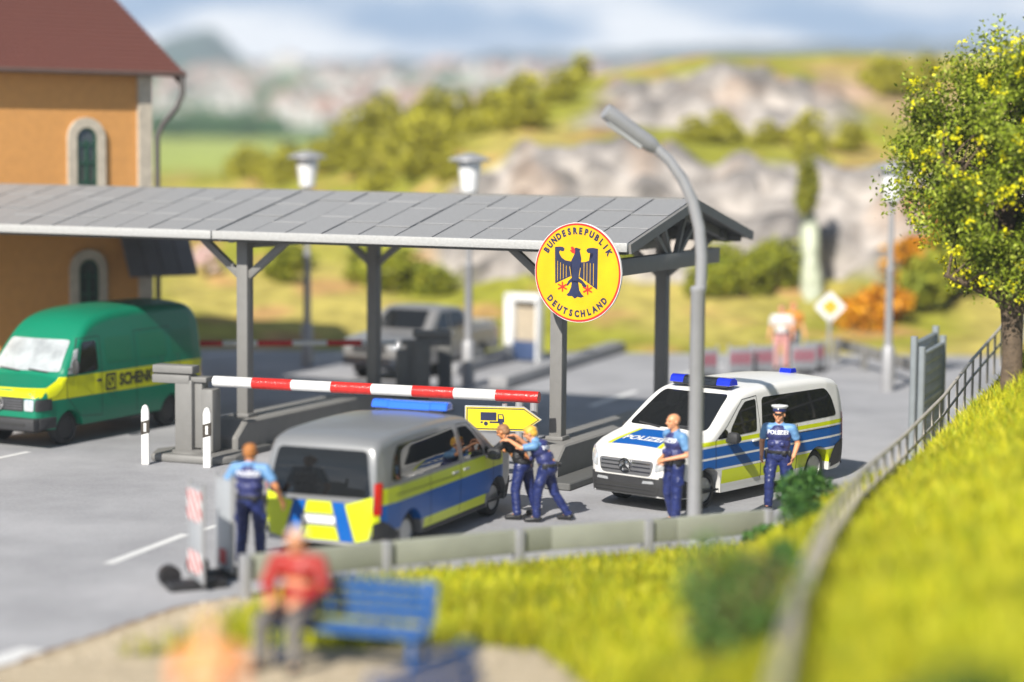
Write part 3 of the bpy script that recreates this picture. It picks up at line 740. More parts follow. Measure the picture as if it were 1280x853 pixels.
EAG=[
 [(346,248),(358,238),(380,246),(396,248),(388,264),(394,290),(402,330),(398,360),(402,400),(384,470),(378,520),(330,520),(326,470),(316,400),(322,345),(338,310),(350,285),(352,265)],
 [(190,242),(205,238),(232,236),(254,238),(268,252),(262,270),(246,274),(232,266),(224,280),(230,300),(246,325),(274,345),(322,352),(330,470),(315,472),(195,535)],
 [(532,242),(516,240),(494,236),(470,238),(448,244),(440,262),(452,278),(470,280),(486,274),(496,290),(488,312),(462,340),(434,352),(396,356),(384,468),(396,478),(530,570)],
 [(330,505),(322,560),(306,600),(286,622),(300,632),(330,630),(352,650),(374,634),(402,640),(426,628),(408,612),(388,580),(378,505)],
 [(330,480),(300,510),(284,545),(296,548),(318,520),(334,520)],[(378,480),(410,500),(446,540),(440,556),(420,560),(404,528),(376,512)]]
face('eagle',[zp(p) for p in EAG],SBLK,.012)
fe=[]
for x in (214,237,260,283): fe.append([(x-1.6,352+abs(x-214)*.5),(x+1.8,352+abs(x-214)*.5),(x+1.8,520-(x-195)*.45),(x-1.6,520-(x-195)*.45)])
for x in (424,448,473,499): fe.append([(x-1.8,360),(x+1.8,360),(x+1.8,500+(x-420)*.5),(x-1.8,500+(x-420)*.5)])
fe.append([(308,392),(312,392),(324,468),(320,470)]); fe.append([(394,400),(398,400),(388,468),(384,466)])
face('feather_lines',[zp(p) for p in fe],SYEL,.015)
rd=[[(316,236),(334,232),(346,246),(352,262),(350,292),(340,284),(330,284),(316,270),(310,262),(324,260)]]
for cx,cy in ((254,558),(455,572)):
    for k in range(3):
        a=k*math.pi/3+.5; d=V((math.cos(a),math.sin(a))); n=V((-d.y,d.x)); R_=40
        rd.append([(cx+d.x*R_-n.x*5,cy+d.y*R_-n.y*5),(cx+d.x*R_+n.x*5,cy+d.y*R_+n.y*5),(cx-d.x*R_+n.x*5,cy-d.y*R_+n.y*5),(cx-d.x*R_-n.x*5,cy-d.y*R_-n.y*5)])
for i,p in enumerate(rd): face('red_beak' if i==0 else 'red_claw',[zp(p)],SRED,.0165+.0008*i)
def arctext(txt,R_,a0,a1,size,flip):
    bm=bmesh.new()
    for i,ch in enumerate(txt):
        a=lerp(a0,a1,i/(len(txt)-1)); t=text2(ch,size,bold=.009,sx=.84)
        rot=(a-math.pi/2) if not flip else (a+math.pi/2)
        M=Matrix.Translation(V((R_*math.cos(a),R_*math.sin(a),0)))@Matrix.Rotation(rot,4,'Z')
        for v in t.verts: v.co=M@v.co
        me=bpy.data.meshes.new('t'); t.to_mesh(me); t.free(); bm.from_mesh(me); bpy.data.meshes.remove(me)
    return bm
D2=math.radians
face('lettering',None,SBLK,.013,bmx=arctext('BUNDESREPUBLIK',SR*.83,D2(149),D2(31),.152,False))
face('lettering',None,SBLK,.013,bmx=arctext('DEUTSCHLAND',SR*.83,D2(221),D2(319),.152,True))
# ------------------------------------------------------------------ barriers
def barrier(loc,rz,label,cat,L=6.75,black=False):
    t=thing('boom_barrier',label,cat,loc,rz)
    b=MB(); b.prism([(-.62,-.55),(.75,-.6),(1.0,-.25),(.95,.35),(.55,.55),(-.6,.55),(-.85,.1)],0.004,.15,bev=.03)
    b.lathe([(.42,.15),(.42,.19),(.36,.2)],(0,0,0)); b.obj('base',GREY,t)
    p=MB(); p.box((-.12,0,.83),(.36,.42,1.36),bev=.03); p.box((.32,.06,.75),(.26,.36,1.2),bev=.05); p.box((.12,.03,.85),(.2,.26,1.25),bev=.02)
    p.box((.02,0,1.52),(.62,.30,.1),bev=.02); p.obj('pillar',GREY,t)
    w_=MB(); w_.box((-.38,-.05,1.52),(.78,.34,.16),bev=.02); w_.box((-.35,-.05,1.70),(.84,.30,.15),bev=.02); w_.obj('counterweight',GREY,t)
    n=8; x0=.45
    for i in range(n):
        a=x0+(L-x0)*i/n; c=x0+(L-x0)*(i+1)/n
        q=MB(); q.tube([(a,-.05,1.5),(lerp(a,c,.5),-.05,1.5),(c,-.05,1.5)],[(.06 if black else .1)+(.006 if i%2 else 0)]*3,16)
        if i==0: arm=q.obj('arm',WHITEP,t,ang=50)
        else: q.obj('stripe',RED if i%2 else WHITEP,arm,ang=50)
    return t
B0=G(243,574); B1=G(675,497+70,0)
bd=(at(675,496,37.2)-V((B0.x,B0.y,0)))
bar1=barrier(B0,math.atan2(bd.y,bd.x)+.0,'closed red and white striped boom barrier on a grey pillar at the checkpoint','barrier',L=math.hypot(bd.x,bd.y))
# rest post for the boom
p=at(658,505,37.9); t=thing('boom_rest','grey forked rest post under the red tip of the boom barrier','post',(p.x,p.y,0),-.35)
b=MB()
for s in (-.14,.14): b.tube([(s,.02,0),(s,.02,1.30),(s,.02,1.38)],[.075,.075,.06],10)
b.bar((-.14,.02,.8),(.14,.02,.8),.08,.08); b.obj('prong',LAMPG,t)
b=G(520,512); bar2=barrier((b.x,b.y,0),math.pi+.12,'second boom barrier in the shade behind the canopy, arm pointing left','barrier',L=6.6,black=True)
b=at(556,480,50.5); bb=MB(); bb.box((0,0,.7),(.34,.4,1.4),bev=.03); bb.box((0,0,1.42),(.5,.5,.1),bev=.02); o=bb.obj('control_post',GREYD); o.location=(b.x,b.y,0); tag(o,'dark grey control post right of the rear barrier pillar','post')
# truck sign
p=at(629,524,36.9); t=thing('truck_sign','yellow arrow shaped sign with black truck pictogram pointing right','sign',(p.x,p.y,0),-.12)
TZ=p.z
W_,H_=1.37,.45
arrow=lambda k: [(-W_/2+k,-H_/2+k),(W_/2-.32,-H_/2+k),(W_/2-k*1.3,0),(W_/2-.32,H_/2-k),(-W_/2+k,H_/2-k)]
T=Matrix.Translation(V((0,0,TZ)))@XZ
b=MB(); b.prism(arrow(0),0,.04,T,bev=.008); b.obj('plate',mat('sign back grey',(.5,.5,.48),.4,metal=.3),t)
TY=mat('truck sign yellow',(.80,.62,.02),.35,var=.08,scale=8)
def tface(name,polys,m,off,bx=None):
    o=face(name,polys,m,off,parent=t,bmx=bx); o.location=(0,0,TZ); return o
tface('yellow_field',[arrow(.022)],TY,.003); tface('black_border',[arrow(.036)],SBLK,.006); tface('yellow_panel',[arrow(.054)],TY,.009)
pic=[[(-.40,-.03),(-.12,-.03),(-.12,.115),(-.40,.115)],[(-.40,-.08),(-.36,-.08),(-.36,-.05),(-.40,-.05)],[(-.24,-.075),(-.05,-.075),(-.05,-.045),(-.24,-.045)],
     [(-.095,-.06),(-.02,-.06),(.02,-.06),(.02,.02),(-.0,.085),(-.095,.085)]]
tface('truck_pictogram',pic,SBLK,.012); tface('pictogram_window',[[(-.075,.005),(.0,.005),(-.015,.068),(-.075,.068)]],TY,.0135)
tface('pictogram_wheel',[disc(-.305,-.085,.036,16),disc(-.035,-.085,.036,16)],SBLK,.0145)
MB().tube([(.02,.06,0),(.02,.06,TZ+.26)],.05,10).obj('post',LAMPG,t)
# delineator posts
for px,py,lab in ((182,581,'white delineator post with black band left of the barrier base, the left one'),(259,585,'white delineator post with black band in front of the barrier pillar, the right one')):
    g=G(px,py); t=thing('delineator_post',lab,'marker post',g,0,'delineator posts at the barrier')
    b=MB(); b.prism([(-.07,0),(.07,0),(.07,1.0),(.045,1.09),(0,1.12),(-.045,1.09),(-.07,1.0)],-.04,.04,XZ,bev=.012); b.obj('post_body',WHITE,t)
    b=MB(); b.prism([(-.074,.56),(.074,.60),(.074,.84),(-.074,.80)],-.045,.045,XZ); bo=b.obj('black_band',mat('band black',(.05,.04,.03),.5),t,smooth=False)
    MB().box((0,-.048,.70),(.05,.012,.16)).obj('reflector',mat('reflector',(.7,.7,.68),.2),bo,smooth=False)
# ------------------------------------------------------------------ lamps
def disc_lamp(px,py,label,h=5.55):
    g=G(px,py); t=thing('street_lamp',label,'street lamp',g,0,'disc topped street lamps')
    b=MB(); b.lathe([(.16,0),(.16,1.05),(.13,1.1),(.10,1.14),(.095,2.9),(.105,2.92),(.105,3.0),(.075,3.03),(.06,h-1.0)]); b.obj('pole',LAMPG,t)
    b=MB(); b.lathe([(.10,h-1.0),(.20,h-.96),(.2,h-.92)]); b.obj('collar',LAMPG,t)
    b=MB(); b.lathe([(.2,h-.92),(.24,h-.6),(.30,h-.24),(.30,h-.22)]); b.obj('diffuser',mat('lamp diffuser',(.9,.9,.89),.2,var=0,coat=.5),t)
    b=MB(); b.lathe([(.30,h-.22),(.52,h-.17),(.50,h-.13),(.30,h-.05),(.12,h),(.02,h+.02)],n=32); b.obj('lamp_cap',LAMPG,t)
disc_lamp(384,458,'grey street lamp with flat disc cap left of the silver pickup',5.7); disc_lamp(585,482,'grey street lamp with flat disc cap in front of the silver pickup',5.7); disc_lamp(1109,489,'grey street lamp with flat disc cap near the tree',5.6)
lf=at(868,640,31.6); LD=lf.y
t=thing('curved_street_lamp','tall light grey curved arm street lamp in front of the white police van','street lamp',(lf.x,lf.y,0))
b=MB(); zj=6+(177-360)/F*LD
b.lathe([(.13,0),(.112,.1),(.112,zj-.05),(.122,zj-.03),(.122,zj+.03),(.09,zj+.06)],n=20); b.obj('pole',LAMPG,t)
arm=[at(x,y,LD)-V((lf.x,0,0))-V((0,lf.y,0)) for x,y in ((876,362),(877,320),(874,285),(866,252),(853,224),(836,200),(812,178))]
b=MB(); b.tube(arm,[.09,.09,.088,.086,.083,.08,.078],14); b.obj('arm',LAMPG,t)
a=at(818,184,LD)-V((lf.x,lf.y,0)); c=at(757,139,LD-.25)-V((lf.x,lf.y,0)); d=(c-a).normalized()
b=MB(); up=V((.55,0,.83)); b.tube([a-d*.02,a+d*.06,a+d*.15,c-d*.1,c],[.095,.118,.125,.125,.118],16,sq=.9); hd_=b.obj('lamp_head',LAMPG,t)
b=MB(); b.tube([a+d*.2-V((.03,0,.075)),c-d*.12-V((.03,0,.06))],[.085,.085],14,sq=.8); b.obj('lens',mat('lamp lens',(.62,.63,.64),.15,var=0),hd_)
# ------------------------------------------------------------------ priority sign, boards, barricades
p=G(1036,462); t=thing('priority_road_sign','white diamond sign with yellow centre on a post by the far road','road sign',p,.05)
zc=6+(177-380)/F*p.y; MB().tube([(0,.04,0),(0,.04,zc+.1)],.05,8).obj('post',LAMPG,t)
dm=lambda r:[(0,-r),(r,0),(0,r),(-r,0)]
MB().prism(rpoly(dm(.43),.06),0,.03,Matrix.Translation(V((0,0,zc)))@XZ).obj('plate',WHITE,t,smooth=False)
o=face('yellow_diamond',[dm(.24)],SYEL,.004,parent=t); o.location=(0,0,zc)
STR=None
def stripemat():
    m=bpy.data.materials.new('red white stripes'); m.use_nodes=True; tt=m.node_tree; b=tt.nodes['Principled BSDF']
    tcn=tt.nodes.new('ShaderNodeTexCoord'); mp_=tt.nodes.new('ShaderNodeMapping'); mp_.inputs['Rotation'].default_value=(0,math.radians(45),0)
    wv=tt.nodes.new('ShaderNodeTexWave'); wv.bands_direction='X'; wv.inputs['Scale'].default_value=1.9
    r=tt.nodes.new('ShaderNodeValToRGB'); r.color_ramp.interpolation='CONSTANT'; r.color_ramp.elements[0].color=(.8,.78,.77,1); r.color_ramp.elements[1].position=.5; r.color_ramp.elements[1].color=(.62,.08,.07,1)
    tt.links.new(tcn.outputs['Object'],mp_.inputs['Vector']); tt.links.new(mp_.outputs['Vector'],wv.inputs['Vector']); tt.links.new(wv.outputs['Fac'],r.inputs['Fac']); tt.links.new(r.outputs['Color'],b.inputs['Base Color'])
    b.inputs['Roughness'].default_value=.4; return m
STR=stripemat()
PANEL=mat('grey panel',(.42,.44,.46),.4,var=.06,metal=.2)
def barricade(loc,rz,label,group,h=1.25,wd=.55,wheel=True,sc=1,mode=0):
    t=thing('warning_board',label,'barricade',loc,rz,group); t.scale=(sc,sc,sc)
    MB().box((0,0,h/2+.12),(wd,.05,h),bev=.012).obj('panel',PANEL if mode<2 else mat('dull grey board',(.22,.23,.25),.5),t)
    if mode==0: MB().box((0,-.032,h-.12),(wd-.04,.012,.40)).obj('striped_field',STR,t,smooth=False); MB().box((0,-.032,.36),(wd-.04,.012,.28)).obj('striped_field',STR,t,smooth=False)
    if mode==1: MB().box((0,-.032,.30),(wd-.3,.012,.2)).obj('red_patch',mat('dull red',(.45,.05,.05),.5),t,smooth=False)
    if mode==2:
        for k in (-1,0,1): MB().box((k*wd*.3,-.032,h-.16),(wd*.2,.012,.3)).obj('red_field',mat('dull dark red',(.26,.05,.08),.5),t,smooth=False)
    f=MB(); f.box((0,0,.06),(.26,.8,.12),bev=.02)
    if wheel: f.tube([(-wd/2-.1,-.28,.14),(-wd/2+.04,-.28,.14)],.15,16)
    f.obj('foot',BLACK,t); f=MB(); f.tube([(wd/2,0,.1),(wd/2,0,h+.2)],.028,8); f.tube([(-wd/2,0,.1),(-wd/2,0,h+.2)],.028,8); f.obj('frame',LAMPG,t)
p=G(246,736); barricade(p,-1.1,'grey warning board with red and white stripes at the roadside, the front one','warning boards in front of the officer at the left')
p=G(281,722); barricade(p,-1.0,'plain grey board with a red patch right beside the officer at the left','warning boards in front of the officer at the left',wd=.5,mode=1)
for i,(px,py,r_) in enumerate(((882,474,.3),(925,472,.2),(952,470,.2),(1004,468,.1),(1018,464,.5))):
    p=G(px,py); barricade(p,r_,['grey and red roadworks board left of the far pedestrians, the leftmost one','grey and red roadworks board second from the left in the far row','grey and red roadworks board just left of the far pedestrians','grey and red roadworks board just right of the far pedestrians','grey and red roadworks board below the white diamond sign'][i],'roadworks boards across the far road',h=.66,wd=.62,wheel=False,mode=2)
# steel mesh gates beside the bank
for i,(pa,pb) in enumerate((((1143,424),(1170,405)),((1153,437),(1179,417)))):
    A=at(pa[0],pa[1],40.2-i*.6); B=at(pb[0],pb[1],42.6-i*.6); d=B-A; d.z=0; L=d.length
    t=thing('mesh_gate',['galvanised steel mesh gate leaf behind the railing, the rear one','galvanised steel mesh gate leaf behind the railing, the front one'][i],'gate',(A.x,A.y,0),math.atan2(d.y,d.x),'mesh gates behind the railing')
    f=MB(); hh=A.z
    for x in (0,L): f.tube([(x,0,0),(x,0,hh+.05)],.07,10)
    for z in (.25,hh*.52,hh-.1): f.tube([(0,0,z),(L,0,z)],.04,8)
    f.obj('frame',mat('galvanised steel',(.42,.46,.48),.4,metal=.5,var=.1),t)
    f=MB()
    k=0
    while k*.12<L: f.box((k*.12,0,hh/2+.08),(.035,.02,hh-.3)); k+=1
    for z in range(int(hh/.2)): f.box((L/2,.0,.25+z*.2),(L,.02,.03))
    f.obj('mesh_panel',MATS['galvanised steel'],t,smooth=False)
# white display frame behind
p=G(655,452); t=thing('display_case','white framed display case standing behind the canopy','display case',p,-.55)
f=MB(); hh=1.85; f.box((-.42,0,hh/2),(.28,.34,hh),bev=.02); f.box((.48,0,hh/2),(.08,.3,hh),bev=.01); f.box((0,0,hh-.08),(1.1,.34,.2),bev=.02); f.obj('frame',WHITE,t)
MB().box((.06,.1,1.1),(.78,.04,1.1)).obj('back_panel',mat('beige panel',(.45,.38,.28),.6),t); MB().box((.08,0,.32),(.72,.3,.5),bev=.01).obj('base_box',mat('blue box',(.05,.08,.17),.4),t)
# long raised kerbs of the far lanes
def kerbrun(a,b,lab,wd=.5,h=.3):
    A=G(*a);B=G(*b); q=MB(); q.bar((A.x,A.y,h/2),(B.x,B.y,h/2),wd,h,bev=.05); o=q.obj('raised_kerb',KERB); tag(o,lab,'kerb')
kerbrun((622,486),(772,440),'grey raised kerb running past the display case')
kerbrun((560,470),(640,447),'short grey raised kerb behind the silver pickup')
# far guard rail right
A=G(1040,478);B=G(1140,492); C0=G(1048,452); 
def railrun(name,pts,lab,ztop,hb,nposts,postm=GREY,beam=GREY,wd=.09):
    t=thing(name,lab,'guard rail',(pts[0].x,pts[0].y,0)); o=V((pts[0].x,pts[0].y,0))
    L=sum((b-a).length for a,b in zip(pts,pts[1:])); 
    for a,b in zip(pts,pts[1:]):
        q=MB(); q.bar(a-o+V((0,0,ztop-hb/2)),b-o+V((0,0,ztop-hb/2)),wd,hb,bev=.02); q.obj('beam',beam,t)
    seg=L/(nposts-1); acc=0; res=[]
    for k in range(nposts):
        s=min(k*seg,L-1e-4); 
        for a,b in zip(pts,pts[1:]):
            l=(b-a).length
            if s<=l: P=a.lerp(b,s/l); n=V((-(b-a).y,(b-a).x,0)).normalized(); break
            s-=l
        q=MB(); c=P-o; yaw=math.atan2((b-a).y,(b-a).x)
        q.box((c.x-n.x*.03,c.y-n.y*.03,ztop/2-.1),(.12,.17,ztop+.22),rz=yaw,bev=.015); q.obj('post',postm,t)
    return t
railrun('guard_rail',[G(1046,452),G(1100,468),G(1150,486)],'grey guard rail along the far road near the street lamp by the tree',.65,.3,4)
OLG=mat('grey green rail',(.30,.31,.25),.5,var=.06)
rp_=[V((-3.55,27.9,0)),V((-1.6,28.75,0)),V((.6,29.55,0)),V((2.45,30.45,0)),V((3.75,31.05,0))]
for i,(x,y) in enumerate(((305,694),(492,676),(688,658),(845,647),(958,637))):
    d=ray(x,y); 
    # walk to the rail line at its height .6
    tt=(.60-CH)/d.z; rp_[i]=V((d.x*tt,d.y*tt,0))
railrun('guard_rail',rp_,'grey green guard rail between the police vans and the grass',.60,.34,5,postm=LAMPG,beam=OLG,wd=.1)
# ------------------------------------------------------------------ railing on the bank
FM=mat('railing grey brown',(.44,.40,.34),.45,var=.1,scale=5)
rl=thing('bank_railing','weathered grey tubular railing running up the grassy bank','railing',(FENCE[5].x,FENCE[5].y,0)); o=V((FENCE[5].x,FENCE[5].y,0))
FPn=[p-o for p in FENCE]
MB().tube(FPn,.030,10).obj('top_rail',FM,rl); MB().tube([p-V((0,0,.33)) for p in FPn],.024,8).obj('mid_rail',FM,rl)
acc=0;nextp=.2
for a,b in zip(FPn,FPn[1:]):
    l=(b-a).length
    while nextp<=acc+l:
        P=a.lerp(b,(nextp-acc)/l); q=MB(); q.tube([P,P-V((0,0,.8))],.024,8); q.obj('post',FM,rl); nextp+=.85
    acc+=l
# ------------------------------------------------------------------ vehicles
def livery(name,base,rough,metal,bands,xlo,xhi,ymin=.5,lower=None):
    """painted stripes fixed to the body: bands=[(z0,z1,colour)]"""
    m=bpy.data.materials.new(name); m.use_nodes=True; t=m.node_tree; b=t.nodes['Principled BSDF']
    tcn=t.nodes.new('ShaderNodeTexCoord'); sx=t.nodes.new('ShaderNodeSeparateXYZ'); t.links.new(tcn.outputs['Object'],sx.inputs[0])
    def cmpn(sock,a,op):
        n=t.nodes.new('ShaderNodeMath'); n.operation=op; n.inputs[1].default_value=a; t.links.new(sock,n.inputs[0]); return n.outputs[0]
    def mul(a,b_):
        n=t.nodes.new('ShaderNodeMath'); n.operation='MULTIPLY'; t.links.new(a,n.inputs[0]); t.links.new(b_,n.inputs[1]); return n.outputs[0]
    n=t.nodes.new('ShaderNodeMath'); n.operation='ABSOLUTE'; t.links.new(sx.outputs['Y'],n.inputs[0])
    side=mul(cmpn(n.outputs[0],ymin,'GREATER_THAN'),mul(cmpn(sx.outputs['X'],xlo,'GREATER_THAN'),cmpn(sx.outputs['X'],xhi,'LESS_THAN')))
    cur=None
    base_n=t.nodes.new('ShaderNodeRGB'); base_n.outputs[0].default_value=(*base,1); cur=base_n.outputs[0]
    def mixin(cur,fac,col):
        mx=t.nodes.new('ShaderNodeMix'); mx.data_type='RGBA'; t.links.new(fac,mx.inputs['Factor']); t.links.new(cur,mx.inputs['A']); mx.inputs['B'].default_value=(*col,1); return mx.outputs['Result']
    if lower: # dark plastic below z or at the ends
        cur=mixin(cur,cmpn(sx.outputs['Z'],lower[0],'LESS_THAN'),lower[1])
    mk=None
    for band in bands:
        z0,z1,c=band[:3]; f=mul(side,mul(cmpn(sx.outputs['Z'],z0,'GREATER_THAN'),cmpn(sx.outputs['Z'],z1,'LESS_THAN')))
        if len(band)>3: f=mul(f,mul(cmpn(sx.outputs['X'],band[3],'GREATER_THAN'),cmpn(sx.outputs['X'],band[4],'LESS_THAN')))
        cur=mixin(cur,f,c)
        if metal:
            if mk is None: mk=f
            else:
                a=t.nodes.new('ShaderNodeMath'); a.operation='MAXIMUM'; t.links.new(mk,a.inputs[0]); t.links.new(f,a.inputs[1]); mk=a.outputs[0]
    t.links.new(cur,b.inputs['Base Color'])
    if metal:
        if mk is not None:
            a=t.nodes.new('ShaderNodeMath'); a.operation='SUBTRACT'; a.inputs[0].default_value=1; t.links.new(mk,a.inputs[1])
            c=t.nodes.new('ShaderNodeMath'); c.operation='MULTIPLY'; c.inputs[1].default_value=metal; t.links.new(a.outputs[0],c.inputs[0]); t.links.new(c.outputs[0],b.inputs['Metallic'])
        else: b.inputs['Metallic'].default_value=metal
    b.inputs['Roughness'].default_value=rough; b.inputs['Coat Weight'].default_value=.15; b.inputs['Coat Roughness'].default_value=.12; b.inputs['Specular IOR Level'].default_value=.4
    nn=t.nodes.new('ShaderNodeTexNoise'); nn.inputs['Scale'].default_value=9; bp=t.nodes.new('ShaderNodeBump'); bp.inputs['Strength'].default_value=.06; bp.inputs['Distance'].default_value=.02
    t.links.new(tcn.outputs['Object'],nn.inputs['Vector']); t.links.new(nn.outputs['Fac'],bp.inputs['Height']); t.links.new(bp.outputs['Normal'],b.inputs['Normal'])
    return m
def chaikin(P,n=2,keep=True):
    for _ in range(n):
        Q=[P[0]]
        for a,b in zip(P,P[1:]): Q+= [(a[0]*.75+b[0]*.25,a[1]*.75+b[1]*.25),(a[0]*.25+b[0]*.75,a[1]*.25+b[1]*.75)]
        Q.append(P[-1]); P=Q
    return P
def loft_body(L,top,plan,zb,wheels,RA,zbelt,tum,rsh,crown=.03,half_lower=.03):
    """top: side profile [(x,z)], plan: half width over x, wheels: axle x list, RA arch radius"""
    P=chaikin(top,2); st=[]
    for a,b in zip(P,P[1:]):
        l=math.hypot(b[0]-a[0],b[1]-a[1]); k=max(1,int(l/.04))
        for i in range(k): st.append((lerp(a[0],b[0],i/k),lerp(a[1],b[1],i/k)))
    st.append(P[-1])
    px=[a for a,_ in plan]; pw=[b for _,b in plan]
    bm=bmesh.new(); rings=[]
    for x,zt in st:
        hw=float(np.interp(x,px,pw)); z0=float(np.interp(x,[a for a,_ in zb],[b for _,b in zb]))
        for xw in wheels:
            if abs(x-xw)<RA: z0=max(z0,.30+math.sqrt(RA*RA-(x-xw)**2)*1.0)
        zt=max(zt,z0+.06)
        r=min(rsh,(zt-z0)*.45,hw*.5)
        zs=zt-r-crown
        def side(z):
            w=hw
            if z>zbelt: w-=tum*((z-zbelt)/.8)**1.3
            elif z<.45: w-=half_lower*(.45-z)/.3
            w+= -.012*((z-.75)/.4)**2 if z<zbelt else 0
            return max(w,.05)
        pts=[(0,z0),(side(z0)*.8,z0),(side(z0)-.0,z0)]
        lo=min(z0+.03,zs)
        for k in range(9): z=lerp(lo,zs,k/8); pts.append((side(z),z))
        wS=side(zs)
        for k in range(1,6):
            a=k/6*math.pi/2; pts.append((wS-r*(1-math.cos(a)),zs+r*math.sin(a)*1.0))
        wT=wS-r
        for k in range(0,6):
            t=k/5; pts.append((wT*(1-t),zt-crown*(1-t)**2))
        pts[-1]=(0,zt)
        ring=[bm.verts.new((x-L/2,y,z)) for y,z in pts]+[bm.verts.new((x-L/2,-y,z)) for y,z in pts[-2:0:-1]]
        rings.append(ring)
    n=len(rings[0])
    for a,b in zip(rings,rings[1:]):
        for k in range(n): bm.faces.new((a[k],a[(k+1)%n],b[(k+1)%n],b[k]))
    bm.faces.new(rings[0]); bm.faces.new(rings[-1][::-1])
    bmesh.ops.recalc_face_normals(bm,faces=bm.faces[:])
    return bm
def vehicle(name,label,cat,loc,rz,L,top,plan,zb,wheels,RA,bodymat,zbelt=1.05,tum=.14,rsh=.13,wr=.31,track=.86,rimmat=None,group=None,crown=.03):
    t=thing(name,label,cat,loc,rz,group)
    bm=loft_body(L,top,plan,zb,wheels,RA,zbelt,tum,rsh,crown)
    me=bpy.data.meshes.new('body'); bm.to_mesh(me); bm.free(); me.materials.append(bodymat)
    me.polygons.foreach_set('use_smooth',[True]*len(me.polygons)); me.set_sharp_from_angle(angle=math.radians(38))
    body=link('body',me,t); bv=bvh_of(me)
    for xw in wheels:
        for s in (-1,1):
            b=MB(); M=Matrix.Translation(V((xw-L/2,s*(track-.1),wr)))@Matrix.Rotation(-s*math.pi/2,4,'X')
            b.lathe([(wr*.6,-.09),(wr*.93,-.09),(wr,-.06),(wr,.07),(wr*.95,.1),(wr*.72,.115),(wr*.66,.10),(wr*.6,.05)],M=M,n=32); ty=b.obj('wheel',RUBBER,t)
            b=MB(); b.lathe([(wr*.66,.085),(wr*.64,.10),(wr*.6,.06),(wr*.25,.05),(wr*.22,.075),(.02,.08)],M=M,n=30)
            for k in range(8):
                a=k*math.pi/4; b.bar(M@V((math.cos(a)*wr*.2,math.sin(a)*wr*.2,.07)),M@V((math.cos(a)*wr*.62,math.sin(a)*wr*.62,.08)),.05,.025,up=M.to_3x3()@V((0,0,1)))
            b.obj('rim',rimmat or SILVER,ty)
    u=MB(); u.box((0,0,.42),(L*.86,1.2,.3),bev=.02); u.obj('chassis',BLACK,t)
    return t,bv,body
def mapper(bv,L,parent):
    h=L/2
    fns={'L':lambda u,v:((u-h,3,v),(0,-1,0)),'R':lambda u,v:((u-h,-3,v),(0,1,0)),
         'F':lambda u,v:((-6,u,v),(1,0,0)),'B':lambda u,v:((6,u,v),(-1,0,0)),'T':lambda u,v:((u-h,v,6),(0,0,-1))}
    def D(name,view,polys,m,off=.006,step=.05,par=None,bm=None):
        return decal(name,bv,bm if bm is not None else poly2(polys,step),fns[view],off,m,par or parent)
    return D
def seam(pts,wd=.012):
    out=[]
    for a,b in zip(pts,pts[1:]):
        d=V((b[0]-a[0],b[1]-a[1])); d.normalize(); n=V((-d.y,d.x))*wd/2
        out.append([(a[0]-n.x,a[1]-n.y),(b[0]-n.x,b[1]-n.y),(b[0]+n.x,b[1]+n.y),(a[0]+n.x,a[1]+n.y)])
    return out
SEAM=mat('door gap',(.03,.03,.03),.8,var=0); DKP=mat('dark bumper plastic',(.035,.035,.037),.6,var=.1,bump=.2,bscale=20)
TAIL=mat('tail lamp red',(.62,.02,.015),.15,var=0,coat=1); HEADL=mat('head lamp',(.72,.74,.76),.08,var=.15,scale=20,metal=.5); PLATE=mat('number plate',(.8,.8,.78),.4,var=0)
GRILLE=mat('grille grey',(.23,.23,.24),.35,metal=.5,var=.1)
def star(parent,M,r=.11):
    b=MB(); 
    for k in range(24):
        a=k*math.pi/12; c=(k+1)*math.pi/12
        b.bar(M@V((r*math.cos(a),r*math.sin(a),0)),M@V((r*math.cos(c),r*math.sin(c),0)),.02,.02,up=M.to_3x3()@V((0,0,1)))
    for k in range(3):
        a=math.pi/2+k*2*math.pi/3; T=M@Matrix.Rotation(a,4,'Z'); b.prism([(0,-.022),(r*.96,-.004),(r*.96,.004),(0,.022)],-.012,.014,T)
    return b.obj('grille_star',CHROME,parent,smooth=False)
YC=(.66,.74,.012); BC=(.006,.11,.42)
VL=5.1
VTOP=[(0,.50),(.0,.74),(.03,.93),(.12,1.03),(.45,1.12),(.93,1.215),(1.02,1.235),(1.35,1.46),(1.72,1.72),(1.98,1.84),(2.4,1.895),(3.2,1.915),(4.2,1.90),(4.72,1.86),(4.93,1.78),(5.0,1.55),(5.06,1.15),(5.1,.85),(5.1,.5)]
VPLAN=[(0,.60),(.03,.68),(.10,.77),(.22,.85),(.45,.92),(.8,.955),(4.5,.955),(4.85,.92),(5.0,.87),(5.1,.80)]
VZB=[(0,.27),(.3,.22),(4.8,.22),(5.1,.26)]
